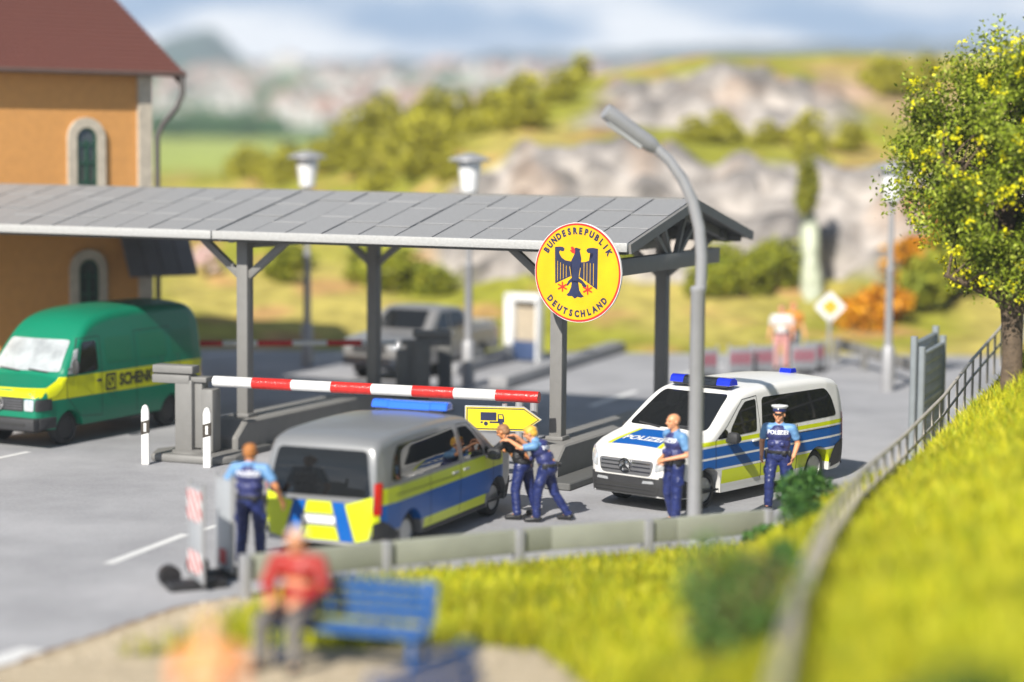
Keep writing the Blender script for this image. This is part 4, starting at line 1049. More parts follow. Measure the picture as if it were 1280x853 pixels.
def police_van(label,loc,rz,base,metal,bands,white):
    bodym=livery('police livery '+('white' if white else 'silver'),base,.3,metal,bands,-VL/2+.72,VL/2-.06,lower=None)
    t,bv,body=vehicle('police_van',label,'police van',loc,rz,VL,VTOP,VPLAN,VZB,(.92,4.12),.385,bodym,tum=.13)
    D=mapper(bv,VL,t)
    for s,vw in ((-1,'R'),(1,'L')):
        D('side_window',vw,[rpoly([(2.42,1.16),(4.72,1.18),(4.60,1.50),(4.42,1.68),(2.50,1.69)],.09)],GLASS)
        D('door_window',vw,[rpoly([(1.52,1.13),(2.27,1.15),(2.33,1.68),(2.02,1.66),(1.82,1.52),(1.56,1.26)],.05)],GLASS)
        D('quarter_window',vw,[rpoly([(1.17,1.12),(1.44,1.12),(1.47,1.22),(1.40,1.27)],.03)],GLASS)
        sm=seam([(1.14,.38),(1.12,1.1),(1.45,1.3),(1.95,1.70),(2.36,1.73),(2.40,.34)])+seam([(3.45,.34),(3.47,1.14)])+([] if s<0 else seam([(2.46,.95),(4.6,.97)]))
        D('door_seam',vw,sm,SEAM,.003,.08)
        if s<0: D('door_seam',vw,seam([(3.5,.99),(4.7,.99)]),SEAM,.003,.08)
        D('tail_light' ,vw,[rpoly([(4.97,.72),(5.09,.72),(5.04,1.2),(4.93,1.2)],.02)],TAIL,.01)
        D('bumper_trim',vw,[[(4.5,.26),(5.09,.36),(5.09,.60),(4.95,.64),(4.5,.38)]] if not white else [[(4.47,.26),(5.09,.34),(5.09,.70),(4.9,.74),(4.66,.66),(4.53,.5)]],DKP,.012)
        D('bumper_trim',vw,[[(.02,.25),(.54,.24),(.54,.45),(.30,.56),(.02,.60)]],DKP,.008)
        D('sill_trim',vw,[[(1.28,.22),(3.78,.22),(3.78,.30),(1.28,.30)]],DKP if not white else WHITE,.006)
        for x in (2.22,2.62):
            h=MB(); h.bar((x-VL/2-.1,s*.975,1.0),(x-VL/2+.1,s*.975,1.0),.03,.035,bev=.008); h.obj('door_handle',WHITE if white else SILVER,t)
        m_=MB(); m_.box((1.42-VL/2,s*1.09,1.13),(.13,.22,.19),bev=.055); m_.bar((1.42-VL/2,s*.93,1.08),(1.42-VL/2,s*1.05,1.09),.06,.05); mi=m_.obj('wing_mirror',DKP,t)
        MB().ell((1.487-VL/2,s*1.10,1.12),(.018,.10,.08)).obj('mirror_glass',GLASS,mi)
        # white reflecting dashes on the stripes
        if white:
            ds=[]
            for k in range(80):
                x=.98+k*.05
                if x>4.98: break
                for z in (1.015,.618): ds.append([(x,z-.008),(x+.028,z-.008),(x+.028,z+.008),(x,z+.008)])
            D('stripe_dashes',vw,ds,PLATE,.004,.2)
    D('windscreen','F',[rpoly([(-.80,1.25),(.80,1.25),(.665,1.77),(-.665,1.77)],.08)],GLASS,.006,.06)
    D('windscreen_blind','F',[rpoly([(-.60,1.27),(-.05,1.27),(-.05,1.29),(-.60,1.29)],.005)],DKP,.012)
    # front end
    D('grille','F',[rpoly([(-.56,.84),(.56,.84),(.50,.60),(-.50,.60)],.08)],GRILLE,.014,.05)
    for z in (.66,.73,.79): D('grille_bar','F',[[(-.5,z-.008),(.5,z-.008),(.5,z+.008),(-.5,z+.008)]],CHROME,.024,.05)
    for s in (-1,1):
        D('headlight','F',[rpoly([(s*.58,.67),(s*.80,.76),(s*.83,.99),(s*.70,.97),(s*.585,.87)][::s],.04)],HEADL,.012,.03)
        D('fog_light','F',[rpoly([(s*.34,.475),(s*.58,.485),(s*.56,.53),(s*.36,.52)][::s],.015)],HEADL,.022,.05)
    D('front_bumper','F',[rpoly([(-.9,.24),(.9,.24),(.9,.54),(.62,.57),(-.62,.57),(-.9,.54)],.05)],DKP,.01,.05)
    D('lower_intake','F',[rpoly([(-.62,.28),(.62,.28),(.66,.44),(-.66,.44)],.04)],SEAM,.02,.05)
    for z in (.33,.39): D('intake_bar','F',[[(-.6,z-.012),(.6,z-.012),(.6,z+.012),(-.6,z+.012)]],DKP,.032,.06)
    h=bv.ray_cast(V((-6,0,.745)),V((1,0,0)))[0]
    star(t,Matrix.Translation(h+V((-.035,0,0)))@Matrix(((0,0,-1,0),(1,0,0,0),(0,1,0,0),(0,0,0,1))))
    D('wiper','F',seam([(-.55,1.24),(-.05,1.275)],.02)+seam([(.1,1.24),(.6,1.275)],.02),DKP,.018)
    # bonnet marking
    if white or True:
        D('bonnet_blue','T',[[(.20,-.46),(.90,-.36),(.90,.36),(.20,.46)]],BLU,.004)
        for s in (-1,1): D('bonnet_yellow','T',[[(.20,s*.47),(.90,s*.37),(.90,s*.43),(.20,s*.55)][::s]],YEL,.004)
        bm=text2('POLIZEI',.23,bold=.008)
        for v in bm.verts: x,y=v.co.x,v.co.y; v.co=V((.46+y, -x*1.0, 0))
        for v in bm.verts: v.co=V((v.co.x,-v.co.y,0)) if False else v.co
        cut2(bm,.06); fn=lambda u,v:((u-VL/2,v,6),(0,0,-1))
        decal('lettering',bv,bm,fn,.008,PLATE,t)
    # rear
    D('rear_window','B',[rpoly([(-.79,.97),(.79,.97),(.68,1.66),(-.68,1.66)],.08)],GLASS,.006)
    for s in (-1,1):
        D('rear_yellow','B',[[(s*.88,.40),(s*.56,.31),(s*.40,.86),(s*.62,.93),(s*.86,1.02)][::-s]],YEL,.005)
        D('rear_blue','B',[[(s*.53,.31),(s*.33,.31),(s*.20,.89),(s*.38,.89)][::-s]],BLU,.005)
    D('rear_yellow','B',[[(-.22,.71),(.22,.71),(.18,.89),(-.18,.89)]],YEL,.005); D('rear_yellow','B',[[(-.31,.32),(.31,.32),(.25,.52),(-.25,.52)]],YEL,.005)
    D('number_plate','B',[[(-.26,.56),(.26,.56),(.26,.68),(-.26,.68)]],PLATE,.02)
    D('rear_bumper','B',[rpoly([(-.82,.27),(.82,.27),(.82,.31),(-.82,.31)],.01)],DKP if white else SILVER,.03)
    # light bar
    b=MB(); x=2.05-VL/2; z=1.905
    prof=[(-.13,0),(.13,0),(.10,.10),(.05,.13),(-.05,.13),(-.10,.10)]
    YZ=Matrix(((1,0,0,x),(0,0,1,0),(0,1,0,z-.01),(0,0,0,1)))
    lb=MB().prism([(a*.97,b_*.96) for a,b_ in prof],-.34,.34,YZ).obj('light_bar',mat('smoked chrome',(.12,.12,.13),.15,metal=.9,var=.3,scale=14) if white else BLUELT,t,smooth=False)
    for ya,yb in ((-.62,-.34),(.34,.62)): MB().prism(prof,ya,yb,YZ,bev=.012).obj('light_bar_lens',BLUEL if white else BLUELT,lb,smooth=False)
    MB().box((x,0,z-.02),(.22,1.1,.04)).obj('light_bar_foot',DKP,lb)
    b=MB(); b.prism([(-.11,0),(.11,0),(.08,.09),(-.08,.09)],-.12,.12,Matrix(((1,0,0,4.55-VL/2),(0,0,1,0),(0,1,0,1.87),(0,0,0,1))),bev=.012)
    if white: b.obj('rear_beacon',BLUEL,t,smooth=False)
    return t,bv
# white van: near front wheel at (3.19,34.4)
th=.873; R3=Matrix.Rotation(th,3,'Z'); o=V((3.19,34.4,0))-R3@V((.92-VL/2,-.93,0))
wv,wbv=police_van('white police van with blue and yellow stripes, parked behind the lamp post',o,th,(.78,.77,.74),0,
  [(1.03,1.10,YC),(.835,.995,BC),(.64,.80,BC),(.37,.60,YC,-1.25,9)],True); wv.scale=(1.06,1.0,1.01); wv.location=wv.location+V((.643,.766,0))*.15
th=math.atan2(-.93,-.37); R3=Matrix.Rotation(th,3,'Z'); o=V((-1.47,30.6,0))-R3@V((4.12-VL/2,.93,0))
sv,sbv=police_van('silver police van with blue and yellow stripes seen from behind beside the barrier',o,th,(.28,.285,.29),.35,
  [(.86,1.10,YC),(.46,.86,BC),(.25,.46,YC,-1.15,1.12)],False); sv.scale=(1.05,1.04,.965)
# green delivery van
GRN=(.005,.20,.11); GL=5.3
GTOP=[(0,.46),(0,.9),(.02,1.10),(.08,1.17),(.35,1.26),(.62,1.36),(.70,1.40),(.95,1.75),(1.22,2.06),(1.34,2.2),(1.6,2.42),(2.0,2.56),(2.7,2.63),(4.6,2.63),(5.0,2.58),(5.2,2.42),(5.27,2.0),(5.3,1.2),(5.3,.5)]
GPLAN=[(0,.82),(.03,.88),(.10,.92),(.3,.955),(.8,.975),(4.9,.975),(5.2,.95),(5.3,.90)]
gm=livery('green livery',GRN,.32,0,[(.93,1.35,(.66,.68,.008))],-GL/2+.3,GL/2,ymin=.86)
th=math.atan2(.88,.47); R3=Matrix.Rotation(th,3,'Z'); o=V((-8.67,41.1,0))-R3@V((.92-GL/2,-.93,0))
gv,gbv,_=vehicle('delivery_van','green high roofed delivery van with yellow stripe reading SCHENKER','van',o,th,GL,GTOP,GPLAN,[(0,.42),(.4,.36),(5.3,.4)],(.92,4.2),.40,gm,zbelt=1.3,tum=.09,rsh=.22,wr=.335,rimmat=BLACK,crown=.05)
D=mapper(gbv,GL,gv)
PALEG=mat('glass painted sky bright',(.42,.45,.46),.06,var=.25,scale=3,spec=.8,coat=.6)  # reflected sky is put into the pale base colour of this glass
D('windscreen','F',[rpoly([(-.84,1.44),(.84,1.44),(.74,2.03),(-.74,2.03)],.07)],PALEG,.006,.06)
for s,vw in ((-1,'R'),(1,'L')):
    D('door_window',vw,[rpoly([(1.16,1.38),(1.78,1.40),(1.78,2.0),(1.38,1.99)],.06)],GLASS)
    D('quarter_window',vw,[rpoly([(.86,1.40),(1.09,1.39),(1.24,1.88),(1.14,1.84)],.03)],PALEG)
    D('door_seam',vw,seam([(.84,.95),(.84,1.35),(1.3,2.06),(1.9,2.08),(1.9,.5)])+seam([(.84,.95),(1.25,.55),(1.9,.5)])+seam([(3.0,.46),(3.0,2.1),(4.2,2.1)]),SEAM,.004,.08)
    D('panel_crease',vw,[rpoly([(2.05,1.52),(2.88,1.52),(2.88,2.02),(2.05,2.02)],.06)],mat('darker green panel',(.005,.18,.085),.3,var=.03),.005)
    D('panel_crease',vw,[rpoly([(3.12,1.52),(4.0,1.52),(4.0,2.02),(3.12,2.02)],.06)],MATS['darker green panel'],.005)
    D('panel_crease',vw,[rpoly([(4.2,1.52),(5.0,1.52),(5.0,2.02),(4.2,2.02)],.06)],MATS['darker green panel'],.005)
    D('tail_light',vw,[[(5.2,.8),(5.29,.8),(5.29,1.2),(5.2,1.2)]],TAIL,.01)
    h=MB(); h.box((1.8-GL/2,s*.99,1.2),(.13,.03,.05),bev=.01); h.obj('door_handle',SEAM,gv)
# logo and lettering on the near side (reads from front to rear)
D('logo',"R",[[(2.02,.97),(2.34,.97),(2.34,1.31),(2.02,1.31)]],BLACK,.006)
lg=[[(2.07,1.02),(2.29,1.02),(2.29,1.05),(2.07,1.05)],[(2.07,1.23),(2.29,1.23),(2.29,1.26),(2.07,1.26)],[(2.07,1.02),(2.10,1.02),(2.10,1.26),(2.07,1.26)],[(2.26,1.02),(2.29,1.02),(2.29,1.26),(2.26,1.26)],
    [(2.11,1.20),(2.15,1.22),(2.25,1.07),(2.21,1.05)]]
for k,p_ in enumerate(lg): D('logo_line',"R",[p_],MATS['police blue film'] if False else mat('logo yellow',(.66,.68,.008),.35,var=0),.010+.001*k)
bm=text2('SCHENKER',.33,bold=.014,sx=.86); mnx=min(v.co.x for v in bm.verts)
for v in bm.verts: v.co=V((2.45+v.co.x-mnx,1.14+v.co.y,0))
cut2(bm,.08); D('lettering','R',None,BLACK,.007,bm=bm)
for k,(a,c) in enumerate(((-.9,-.5),(-.5,.5),(.5,.9))):
    pass
D('yellow_band','F',[[(-.96,1.0),(.96,1.0),(.96,1.17),(-.96,1.17)]],mat('van yellow',(.66,.68,.008),.35,var=0),.004,.05)
D('grille','F',[rpoly([(-.60,.74),(.60,.74),(.60,1.0),(-.60,1.0)],.04)],DKP,.012,.05)
for z in (.79,.84,.89,.94): D('grille_bar','F',[[(-.58,z-.006),(.58,z-.006),(.58,z+.006),(-.58,z+.006)]],GRILLE,.02,.08)
for s in (-1,1):
    D('headlight','F',[rpoly([(s*.62,.75),(s*.84,.75),(s*.84,.97),(s*.62,.97)][::s],.04)],HEADL,.018,.04)
    D('indicator','F',[rpoly([(s*.86,.75),(s*.955,.75),(s*.955,.97),(s*.86,.97)][::s],.02)],DKP,.016,.02)
    D('indicator_side','R' if s<0 else 'L',[[(.06,.75),(.40,.75),(.40,.97),(.06,.97)]],DKP,.012,.04)
h=gbv.ray_cast(V((-6,0,.87)),V((1,0,0)))[0]
star(gv,Matrix.Translation(h+V((-.04,0,0)))@Matrix(((0,0,-1,0),(1,0,0,0),(0,1,0,0),(0,0,0,1))),.12)
b=MB(); b.box((-GL/2-.02,0,.50),(.26,1.94,.24),bev=.04); 
for s in (-1,1): b.box((-GL/2+.27,s*.94,.50),(.5,.09,.22),bev=.03)
fb=b.obj('front_bumper',DKP,gv); MB().box((-GL/2-.155,0,.5),(.012,1.5,.05)).obj('bumper_groove',SEAM,fb)
D('wiper','F',seam([(-.6,1.42),(-.1,1.46)],.025)+seam([(.1,1.42),(.65,1.46)],.025),MATS['green livery'] if 'green livery' in MATS else DKP,.02)
for s in (-1,1):
    m_=MB(); m_.ell((.88-GL/2,s*1.16,1.55),(.04,.09,.16)); m_.bar((.9-GL/2,s*.95,1.5),(.9-GL/2,s*1.1,1.52),.03,.03); m_.obj('wing_mirror',DKP,gv)
# silver pickup
PL=5.25
PTOP=[(0,.55),(0,.85),(.03,1.0),(.12,1.06),(.6,1.12),(1.28,1.17),(1.36,1.19),(1.75,1.52),(1.98,1.70),(2.2,1.76),(2.7,1.78),(3.25,1.73),(3.4,1.60),(3.5,1.22),(3.56,1.16),(3.62,1.16),(5.1,1.17),(5.22,1.12),(5.25,.8),(5.25,.55)]
PPLAN=[(0,.70),(.05,.80),(.2,.88),(.5,.93),(4.9,.93),(5.2,.88),(5.25,.84)]
pm=livery('pickup paint',(.36,.35,.34),.3,.5,[],-9,9)
th=math.radians(62); R3=Matrix.Rotation(th,3,'Z'); o=V((-2.75,52.2,0))-R3@V((.05-PL/2,-.9,0))
pk,pbv,_=vehicle('pickup_truck','silver grey double cab pickup truck waiting behind the canopy','pickup truck',o,th,PL,PTOP,PPLAN,[(0,.38),(.4,.33),(5.25,.5)],(.95,4.15),.43,pm,zbelt=1.12,tum=.17,rsh=.10,wr=.37)
D=mapper(pbv,PL,pk)
D('windscreen','F',[rpoly([(-.72,1.22),(.72,1.22),(.60,1.68),(-.60,1.68)],.06)],GLASS,.006)
for s,vw in ((-1,'R'),(1,'L')):
    D('door_window',vw,[rpoly([(1.66,1.18),(2.42,1.19),(2.42,1.64),(2.12,1.63)],.05)],GLASS); D('door_window',vw,[rpoly([(2.5,1.19),(3.34,1.2),(3.18,1.60),(2.5,1.64)],.05)],GLASS)
    D('tail_light',vw,[[(5.08,.8),(5.23,.8),(5.23,1.12),(5.08,1.12)]],TAIL,.01)
    D('headlight','F',[rpoly([(s*.50,.82),(s*.80,.84),(s*.80,.98),(s*.52,.97)][::s],.03)],HEADL,.012,.04)
    D('door_seam',vw,seam([(1.5,.45),(1.5,1.15)])+seam([(2.46,.45),(2.46,1.66)])+seam([(3.42,.45),(3.42,1.15)]),SEAM,.004,.08)
D('grille','F',[rpoly([(-.48,.70),(.48,.70),(.50,.98),(-.50,.98)],.05)],DKP,.014)
D('front_bumper','F',[rpoly([(-.82,.40),(.82,.40),(.82,.62),(-.82,.62)],.04)],CHROME,.03)
D('load_bed','T',[[(3.72,-.72),(5.12,-.72),(5.12,.72),(3.72,.72)]],DKP,.004)
b=MB(); 
for s in (-1,1): b.bar((3.6-PL/2,s*.80,1.2),(5.15-PL/2,s*.80,1.2),.1,.07,bev=.01)
b.bar((5.18-PL/2,-.8,1.2),(5.18-PL/2,.8,1.2),.1,.07); b.obj('bed_rail',SILVER,pk)
# ------------------------------------------------------------------ people
def build_hand(mb,wr,d,n,side,curl=.5,s=1.0):
    """palm from the wrist along d, palm normal n, side=+1 thumb on d x n side"""
    wr=V(wr); d=V(d).normalized(); n=(V(n)-d*V(n).dot(d)).normalized(); w_=d.cross(n).normalized()*side
    mb.cap(wr,wr+d*.05*s,.024*s,.03*s,12,sq=.62)
    pc=wr+d*.055*s
    q=Matrix((w_,d,n)).transposed().to_quaternion() if Matrix((w_,d,n)).determinant()>0 else Matrix((-w_,d,n)).transposed().to_quaternion()
    mb.ell(pc,(.042*s,.052*s,.019*s),q,12)
    for k,(off,ln) in enumerate(((.030,.072),(.010,.082),(-.010,.076),(-.029,.060))):
        b=wr+d*.095*s+w_*off*s; a1=curl*.7; a2=curl*1.5
        d1=(d*math.cos(a1)+n*math.sin(a1)+w_*off*1.5).normalized(); d2=(d*math.cos(a2)+n*math.sin(a2)).normalized()
        m1=b+d1*ln*.5*s; mb.cap(b-d*.02*s,m1,.0098*s,.0090*s,8); mb.cap(m1,m1+d2*ln*.5*s,.0090*s,.0075*s,8)
    b=wr+d*.03*s+w_*.032*s; d1=(d*.65+w_*.75+n*.15).normalized(); m1=b+d1*.038*s; mb.cap(b,m1,.0125*s,.0105*s,8); mb.cap(m1,m1+(d*.9+w_*.25+n*.3).normalized()*.032*s,.0105*s,.0085*s,8)
def person(label,loc,rz,J=None,skin=SKIN,top=None,sleeve=None,vest=None,legs=None,shoe=BLACK,hair=None,hairst='short',cap=False,sc=1.0,hi=True,face_dir=(0,1,0),curlR=.6,curlL=.6,hands=None,extra=None,long_sleeve=False,group=None,back_text=None,belt=True,tilt=(0,0)):
    t=thing('person',label,'person',loc,rz,group); t.scale=(sc*1.17,sc*1.17,sc)
    P=dict(pel=(0,0,.95),che=(0,.0,1.27),nk=(0,-.01,1.46),hd=(0,.015,1.625),shR=(.185,0,1.41),shL=(-.185,0,1.41),elR=(.25,-.03,1.14),elL=(-.25,-.03,1.14),wrR=(.27,.07,.91),wrL=(-.27,.07,.91),
       hipR=(.09,0,.92),hipL=(-.09,0,.92),knR=(.11,.03,.50),knL=(-.11,.03,.50),anR=(.12,0,.09),anL=(-.12,0,.09),toR=(.14,.15,.03),toL=(-.14,.15,.03))
    if J: P.update(J)
    P={k:V(v) for k,v in P.items()}
    b=MB(); fd=V(face_dir).normalized(); hd_=P['hd']
    up=(hd_-P['nk']).normalized()*.4+V((0,0,1))*.6; up=(up-fd*up.dot(fd)).normalized(); rt=fd.cross(up)
    q=Matrix((rt,fd,up)).transposed().to_quaternion()
    L2W=lambda x,y,z: hd_+rt*x+fd*y+up*z
    b.ell(L2W(0,-.008,.03),(.076,.094,.092),q,20); b.ell(L2W(0,.018,-.035),(.060,.070,.082),q,16)   # skull and jaw
    b.ell(L2W(0,.060,-.095),(.026,.022,.02),q,10)                                # chin
    b.cap(L2W(0,.078,.018),L2W(0,.103,-.022),.011,.0155,10); b.ell(L2W(0,.092,-.026),(.018,.013,.010),q,8)   # nose
    b.cap(L2W(-.035,.078,.030),L2W(.035,.078,.030),.012,.012,8)                  # brow
    b.cap(L2W(-.016,.082,-.058),L2W(.016,.082,-.058),.0075,.0075,8)              # lips
    for s in (-1,1): b.ell(L2W(s*.078,-.008,-.005),(.011,.024,.032),q,10); b.ell(L2W(s*.040,.058,-.028),(.022,.02,.02),q,10)
    b.cap(P['nk']-V((0,0,.06)),hd_-up*.04-fd*.015,.062,.056,14)
    b.cap(P['che']+V((0,0,.05)),P['nk']-V((0,0,.05)),.12,.07,14); b.cap(P['pel'],P['che'],.12,.13,16,sq=.75)
    for s in 'RL':
        b.cap(P['sh'+s],P['el'+s],.050,.040,12); b.cap(P['el'+s],P['wr'+s],.042,.027,12)
        b.cap(P['hip'+s],P['kn'+s],.078,.055,12); b.cap(P['kn'+s],P['an'+s],.055,.038,12); b.cap(P['an'+s],P['to'+s]+V((0,0,.01)),.038,.028,10)
        hp=(hands or {}).get(s); dr=(P['wr'+s]-P['el'+s]).normalized()
        if hp: hdir,hn=hp
        else: hdir,hn=dr+V((0,.1,-.2)),V((-1 if s=='R' else 1,.25,0))
        build_hand(b,P['wr'+s],hdir,hn,1 if s=='R' else -1,curlR if s=='R' else curlL,1.05)
    body=remeshed(b,'body',skin,.0072 if hi else .014,t,1)
    # eyes
    for s in (-1,1):
        MB().ell(L2W(s*.032,.0815,.006),(.0115,.007,.007),q,10).obj('eye',mat('eye',(.03,.02,.02),.3,var=0),body)
    # trousers
    if legs:
        b=MB(); b.ell(P['pel'],(.165,.118,.12),None,18); b.cap(P['pel']-V((.05,0,.02)),P['pel']+V((.05,0,-.02)),.115,.115,14)
        for s in 'RL':
            b.cap(P['hip'+s],P['kn'+s],.098,.074,14); b.cap(P['kn'+s],P['an'+s]+V((0,0,.03)),.073,.062,14)
            k=P['kn'+s]; b.ell(k+V((0,-.005,-.03)),(.076,.075,.05),None,12); b.ell(P['an'+s]+V((0,-.005,.05)),(.066,.066,.035),None,12)
            if vest: b.ell(P['hip'+s].lerp(k,.55)+V((.075 if s=='R' else -.075,0,0)),(.035,.07,.085),None,10)
        remeshed(b,'trousers',legs,.012,t,2,(.007,14))
    # shoes
    for s in 'RL':
        b=MB(); a=P['an'+s]; o=P['to'+s]; dd=(o-a); dd.z=0; dd.normalize()
        b.cap(a+V((0,0,-.02))-dd*.03,V((o.x,o.y,a.z-.045)),.05,.040,12); b.cap(a+V((0,0,.05)),a+V((0,0,-.03)),.052,.05,10)
        remeshed(b,'shoe',shoe,.011,t,1)
    if top:
        b=MB(); c=P['che']; n_=P['nk']
        ax=(n_-P['pel']).normalized()
        b.ell(c+ax*.05,(.185,.118,.15),None,18); b.ell(P['pel'].lerp(c,.45),(.152,.112,.17),None,16); b.ell(P['pel']+V((0,0,.03)),(.16,.118,.09),None,16)
        b.cap(P['shR']-V((.03,0,-.0)),P['shL']+V((.03,0,0)),.072,.072,14); b.cap(n_-ax*.06,n_+ax*.015,.085,.066,14)
        for s in 'RL':
            b.cap(P['sh'+s],P['sh'+s].lerp(P['el'+s],1 if long_sleeve else .62),.072,.064,14)
            if long_sleeve: b.cap(P['el'+s],P['el'+s].lerp(P['wr'+s],.88),.062,.045,14)
        remeshed(b,'shirt',top,.012,t,2,(.006,13))
    if vest:
        b=MB(); c=P['che']; ax=(P['nk']-P['pel']).normalized()
        b.ell(c+ax*.03,(.192,.142,.155),None,18); b.ell(P['pel'].lerp(c,.55),(.172,.136,.155),None,16); b.ell(P['pel'].lerp(c,.25),(.165,.13,.09),None,16)
        for s in (-1,1): b.ell(c+V((s*.07,.125,-.12)),(.045,.03,.05),None,10); b.ell(c+V((s*.1,-.12,-.1)),(.05,.025,.05),None,10)
        b.ell(c+V((0,0,.14)),(.12,.11,.06),None,14)
        vo=remeshed(b,'vest',vest,.012,t,2,(.005,16))
        vb=bvh_of(vo.data)
        for sgn in (1,-1):
            bm=text2('POLIZEI',.085,bold=.003)
            if sgn==1:
                for v in bm.verts: v.co=V((-v.co.x*1.0,v.co.y,0))
            cut2(bm,.05); cy=c.z+.07
            decal('lettering',vb,bm,lambda u,v,sgn=sgn:((u+c.x,c.y+sgn*2,v+cy),(0,-sgn,0)),.006,mat('reflective white',(.75,.77,.82),.3,var=0),vo)
    if belt and legs:
        b=MB(); z=P['pel']+V((0,0,.06)); b.lathe([(.176,-.025),(.180,0),(.176,.025)],M=Matrix.Translation(z)@Matrix.Diagonal((1,.76,1,1)),n=28)
        if vest:
            b.box(z+V((.175,.02,-.05)),(.045,.1,.14),bev=.01); b.box(z+V((-.17,.04,-.02)),(.04,.07,.09),bev=.01); b.box(z+V((-.1,.125,-.01)),(.06,.04,.07),bev=.01); b.box(z+V((.09,-.13,-.01)),(.07,.04,.07),bev=.01)
        b.obj('belt',BLACK,t)
    if hair:
        b=MB()
        b.ell(L2W(0,-.020,.048),(.083,.096,.088),q,20)
        b.ell(L2W(0,-.05,.0),(.078,.066,.075),q,16)
        if hairst=='full':
            b.ell(L2W(0,.035,.085),(.065,.05,.032),q,12)
            for s in (-1,1): b.ell(L2W(s*.068,-.005,.035),(.018,.05,.045),q,10)
        if hairst=='long': b.ell(L2W(0,-.06,-.08),(.075,.05,.11),q,14)
        remeshed(b,'hair',hair,.010,t,1,(.004,30))
    if cap:
        b=MB(); M=Matrix.Translation(L2W(0,-.005,.062))@q.to_matrix().to_4x4()
        b.lathe([(.088,-.005),(.092,.0),(.092,.045)],M=M,n=28); band=b.obj('cap_band',NAVY,t)
        b=MB(); b.lathe([(.092,.045),(.118,.075),(.122,.085),(.11,.10),(.05,.108),(.01,.11)],M=M@Matrix.Rotation(.08,4,'X'),n=28); b.obj('cap_top',WHITE,band)
        b=MB(); b.prism([(-.07,.05),(-.06,.10),(-.03,.135),(0,.142),(.03,.135),(.06,.10),(.07,.05)],-.008,.004,M@Matrix.Rotation(-.3,4,'X')); b.obj('cap_peak',BLACK,band)
        MB().ell(L2W(0,.09,.10),(.018,.01,.02),q,10).obj('cap_badge',CHROME,band)
    return t
rot_to=lambda dx,dy: math.atan2(-dx,dy)     # rotation that turns local +Y towards (dx,dy)
# officer at the left, seen from behind
p=at(313,640,29.4)
person('ginger police officer seen from behind, left of the silver van',(p.x,p.y,0),rot_to(.25,1),
  dict(elR=(.33,-.02,1.16),wrR=(.36,.12,.93),elL=(-.32,-.04,1.14),wrL=(-.40,.06,.90),anR=(.12,.02,.09),anL=(-.11,-.05,.09),toR=(.18,.17,.03),toL=(-.17,.1,.03)),
  skin=SKIN2,top=LBLUE,vest=VEST,legs=NAVY,hair=mat('ginger hair',(.42,.16,.04),.5,var=.2,scale=20),curlR=.5,curlL=.5)
# officer in front of the white van, profile to the left
p=at(843,600,33.0)
person('bald police officer in navy vest standing at the front of the white van',(p.x,p.y,0),rot_to(-1,-.5),
  dict(elR=(.25,-.07,1.13),wrR=(.12,.17,1.02),elL=(-.25,-.06,1.13),wrL=(-.08,.19,1.05),hd=(0,.03,1.625),anR=(.12,-.06,.09),toR=(.14,.09,.03),anL=(-.12,.04,.09),toL=(-.14,.19,.03)),
  skin=SKIN,top=LBLUE,vest=VEST,legs=NAVY,hands=dict(R=(V((-.8,.35,-.1)),V((0,-.5,-.8))),L=(V((.7,.3,-.3)),V((0,-.4,-.8)))),sc=1.01)
# officer with the cap
p=at(972,637,34.35)
person('police officer in white peaked cap standing beside the white van with hands at the hips',(p.x,p.y,0),rot_to(-.35,-1),
  dict(elR=(.26,-.06,1.15),wrR=(.23,.08,.94),elL=(-.26,-.06,1.15),wrL=(-.23,.08,.94),hipR=(.09,0,.92),anR=(.12,.08,.09),toR=(.15,.22,.03),anL=(-.10,-.10,.09),toL=(-.13,.05,.03),knR=(.11,.09,.50),knL=(-.12,0,.50)),
  skin=SKIN,top=LBLUE,vest=VEST,legs=NAVY,cap=True,hair=mat('brown hair',(.10,.05,.02),.6,var=.2),sc=.98)
# arrested man leaning on the silver van
p=at(654,620,33.5)
person('man in black T-shirt leaning forward with both hands on the silver van',(p.x,p.y,0),rot_to(-1,.55),
  dict(pel=(0,-.02,.93),che=(0,.16,1.21),nk=(0,.26,1.36),hd=(-.0,.35,1.46),shR=(.185,.22,1.30),shL=(-.185,.22,1.30),elR=(.24,.44,1.10),elL=(-.24,.44,1.10),wrR=(.19,.66,1.05),wrL=(-.19,.66,1.05),
    anR=(.22,-.10,.09),anL=(-.22,-.02,.09),knR=(.17,-.02,.5),knL=(-.17,.04,.5),toR=(.26,.05,.03),toL=(-.26,.13,.03)),
  skin=SKIN2,top=mat('black shirt',(.02,.02,.022),.5,var=.2),legs=NAVY,face_dir=(0,.9,-.35),hair=mat('cropped hair',(.30,.15,.07),.6,var=.2),hands=dict(R=(V((0,.5,.9)),V((0,1,-.3))),L=(V((0,.5,.9)),V((0,1,-.3)))),curlR=.1,curlL=.1,sc=.93)
p=at(682,620,33.2)
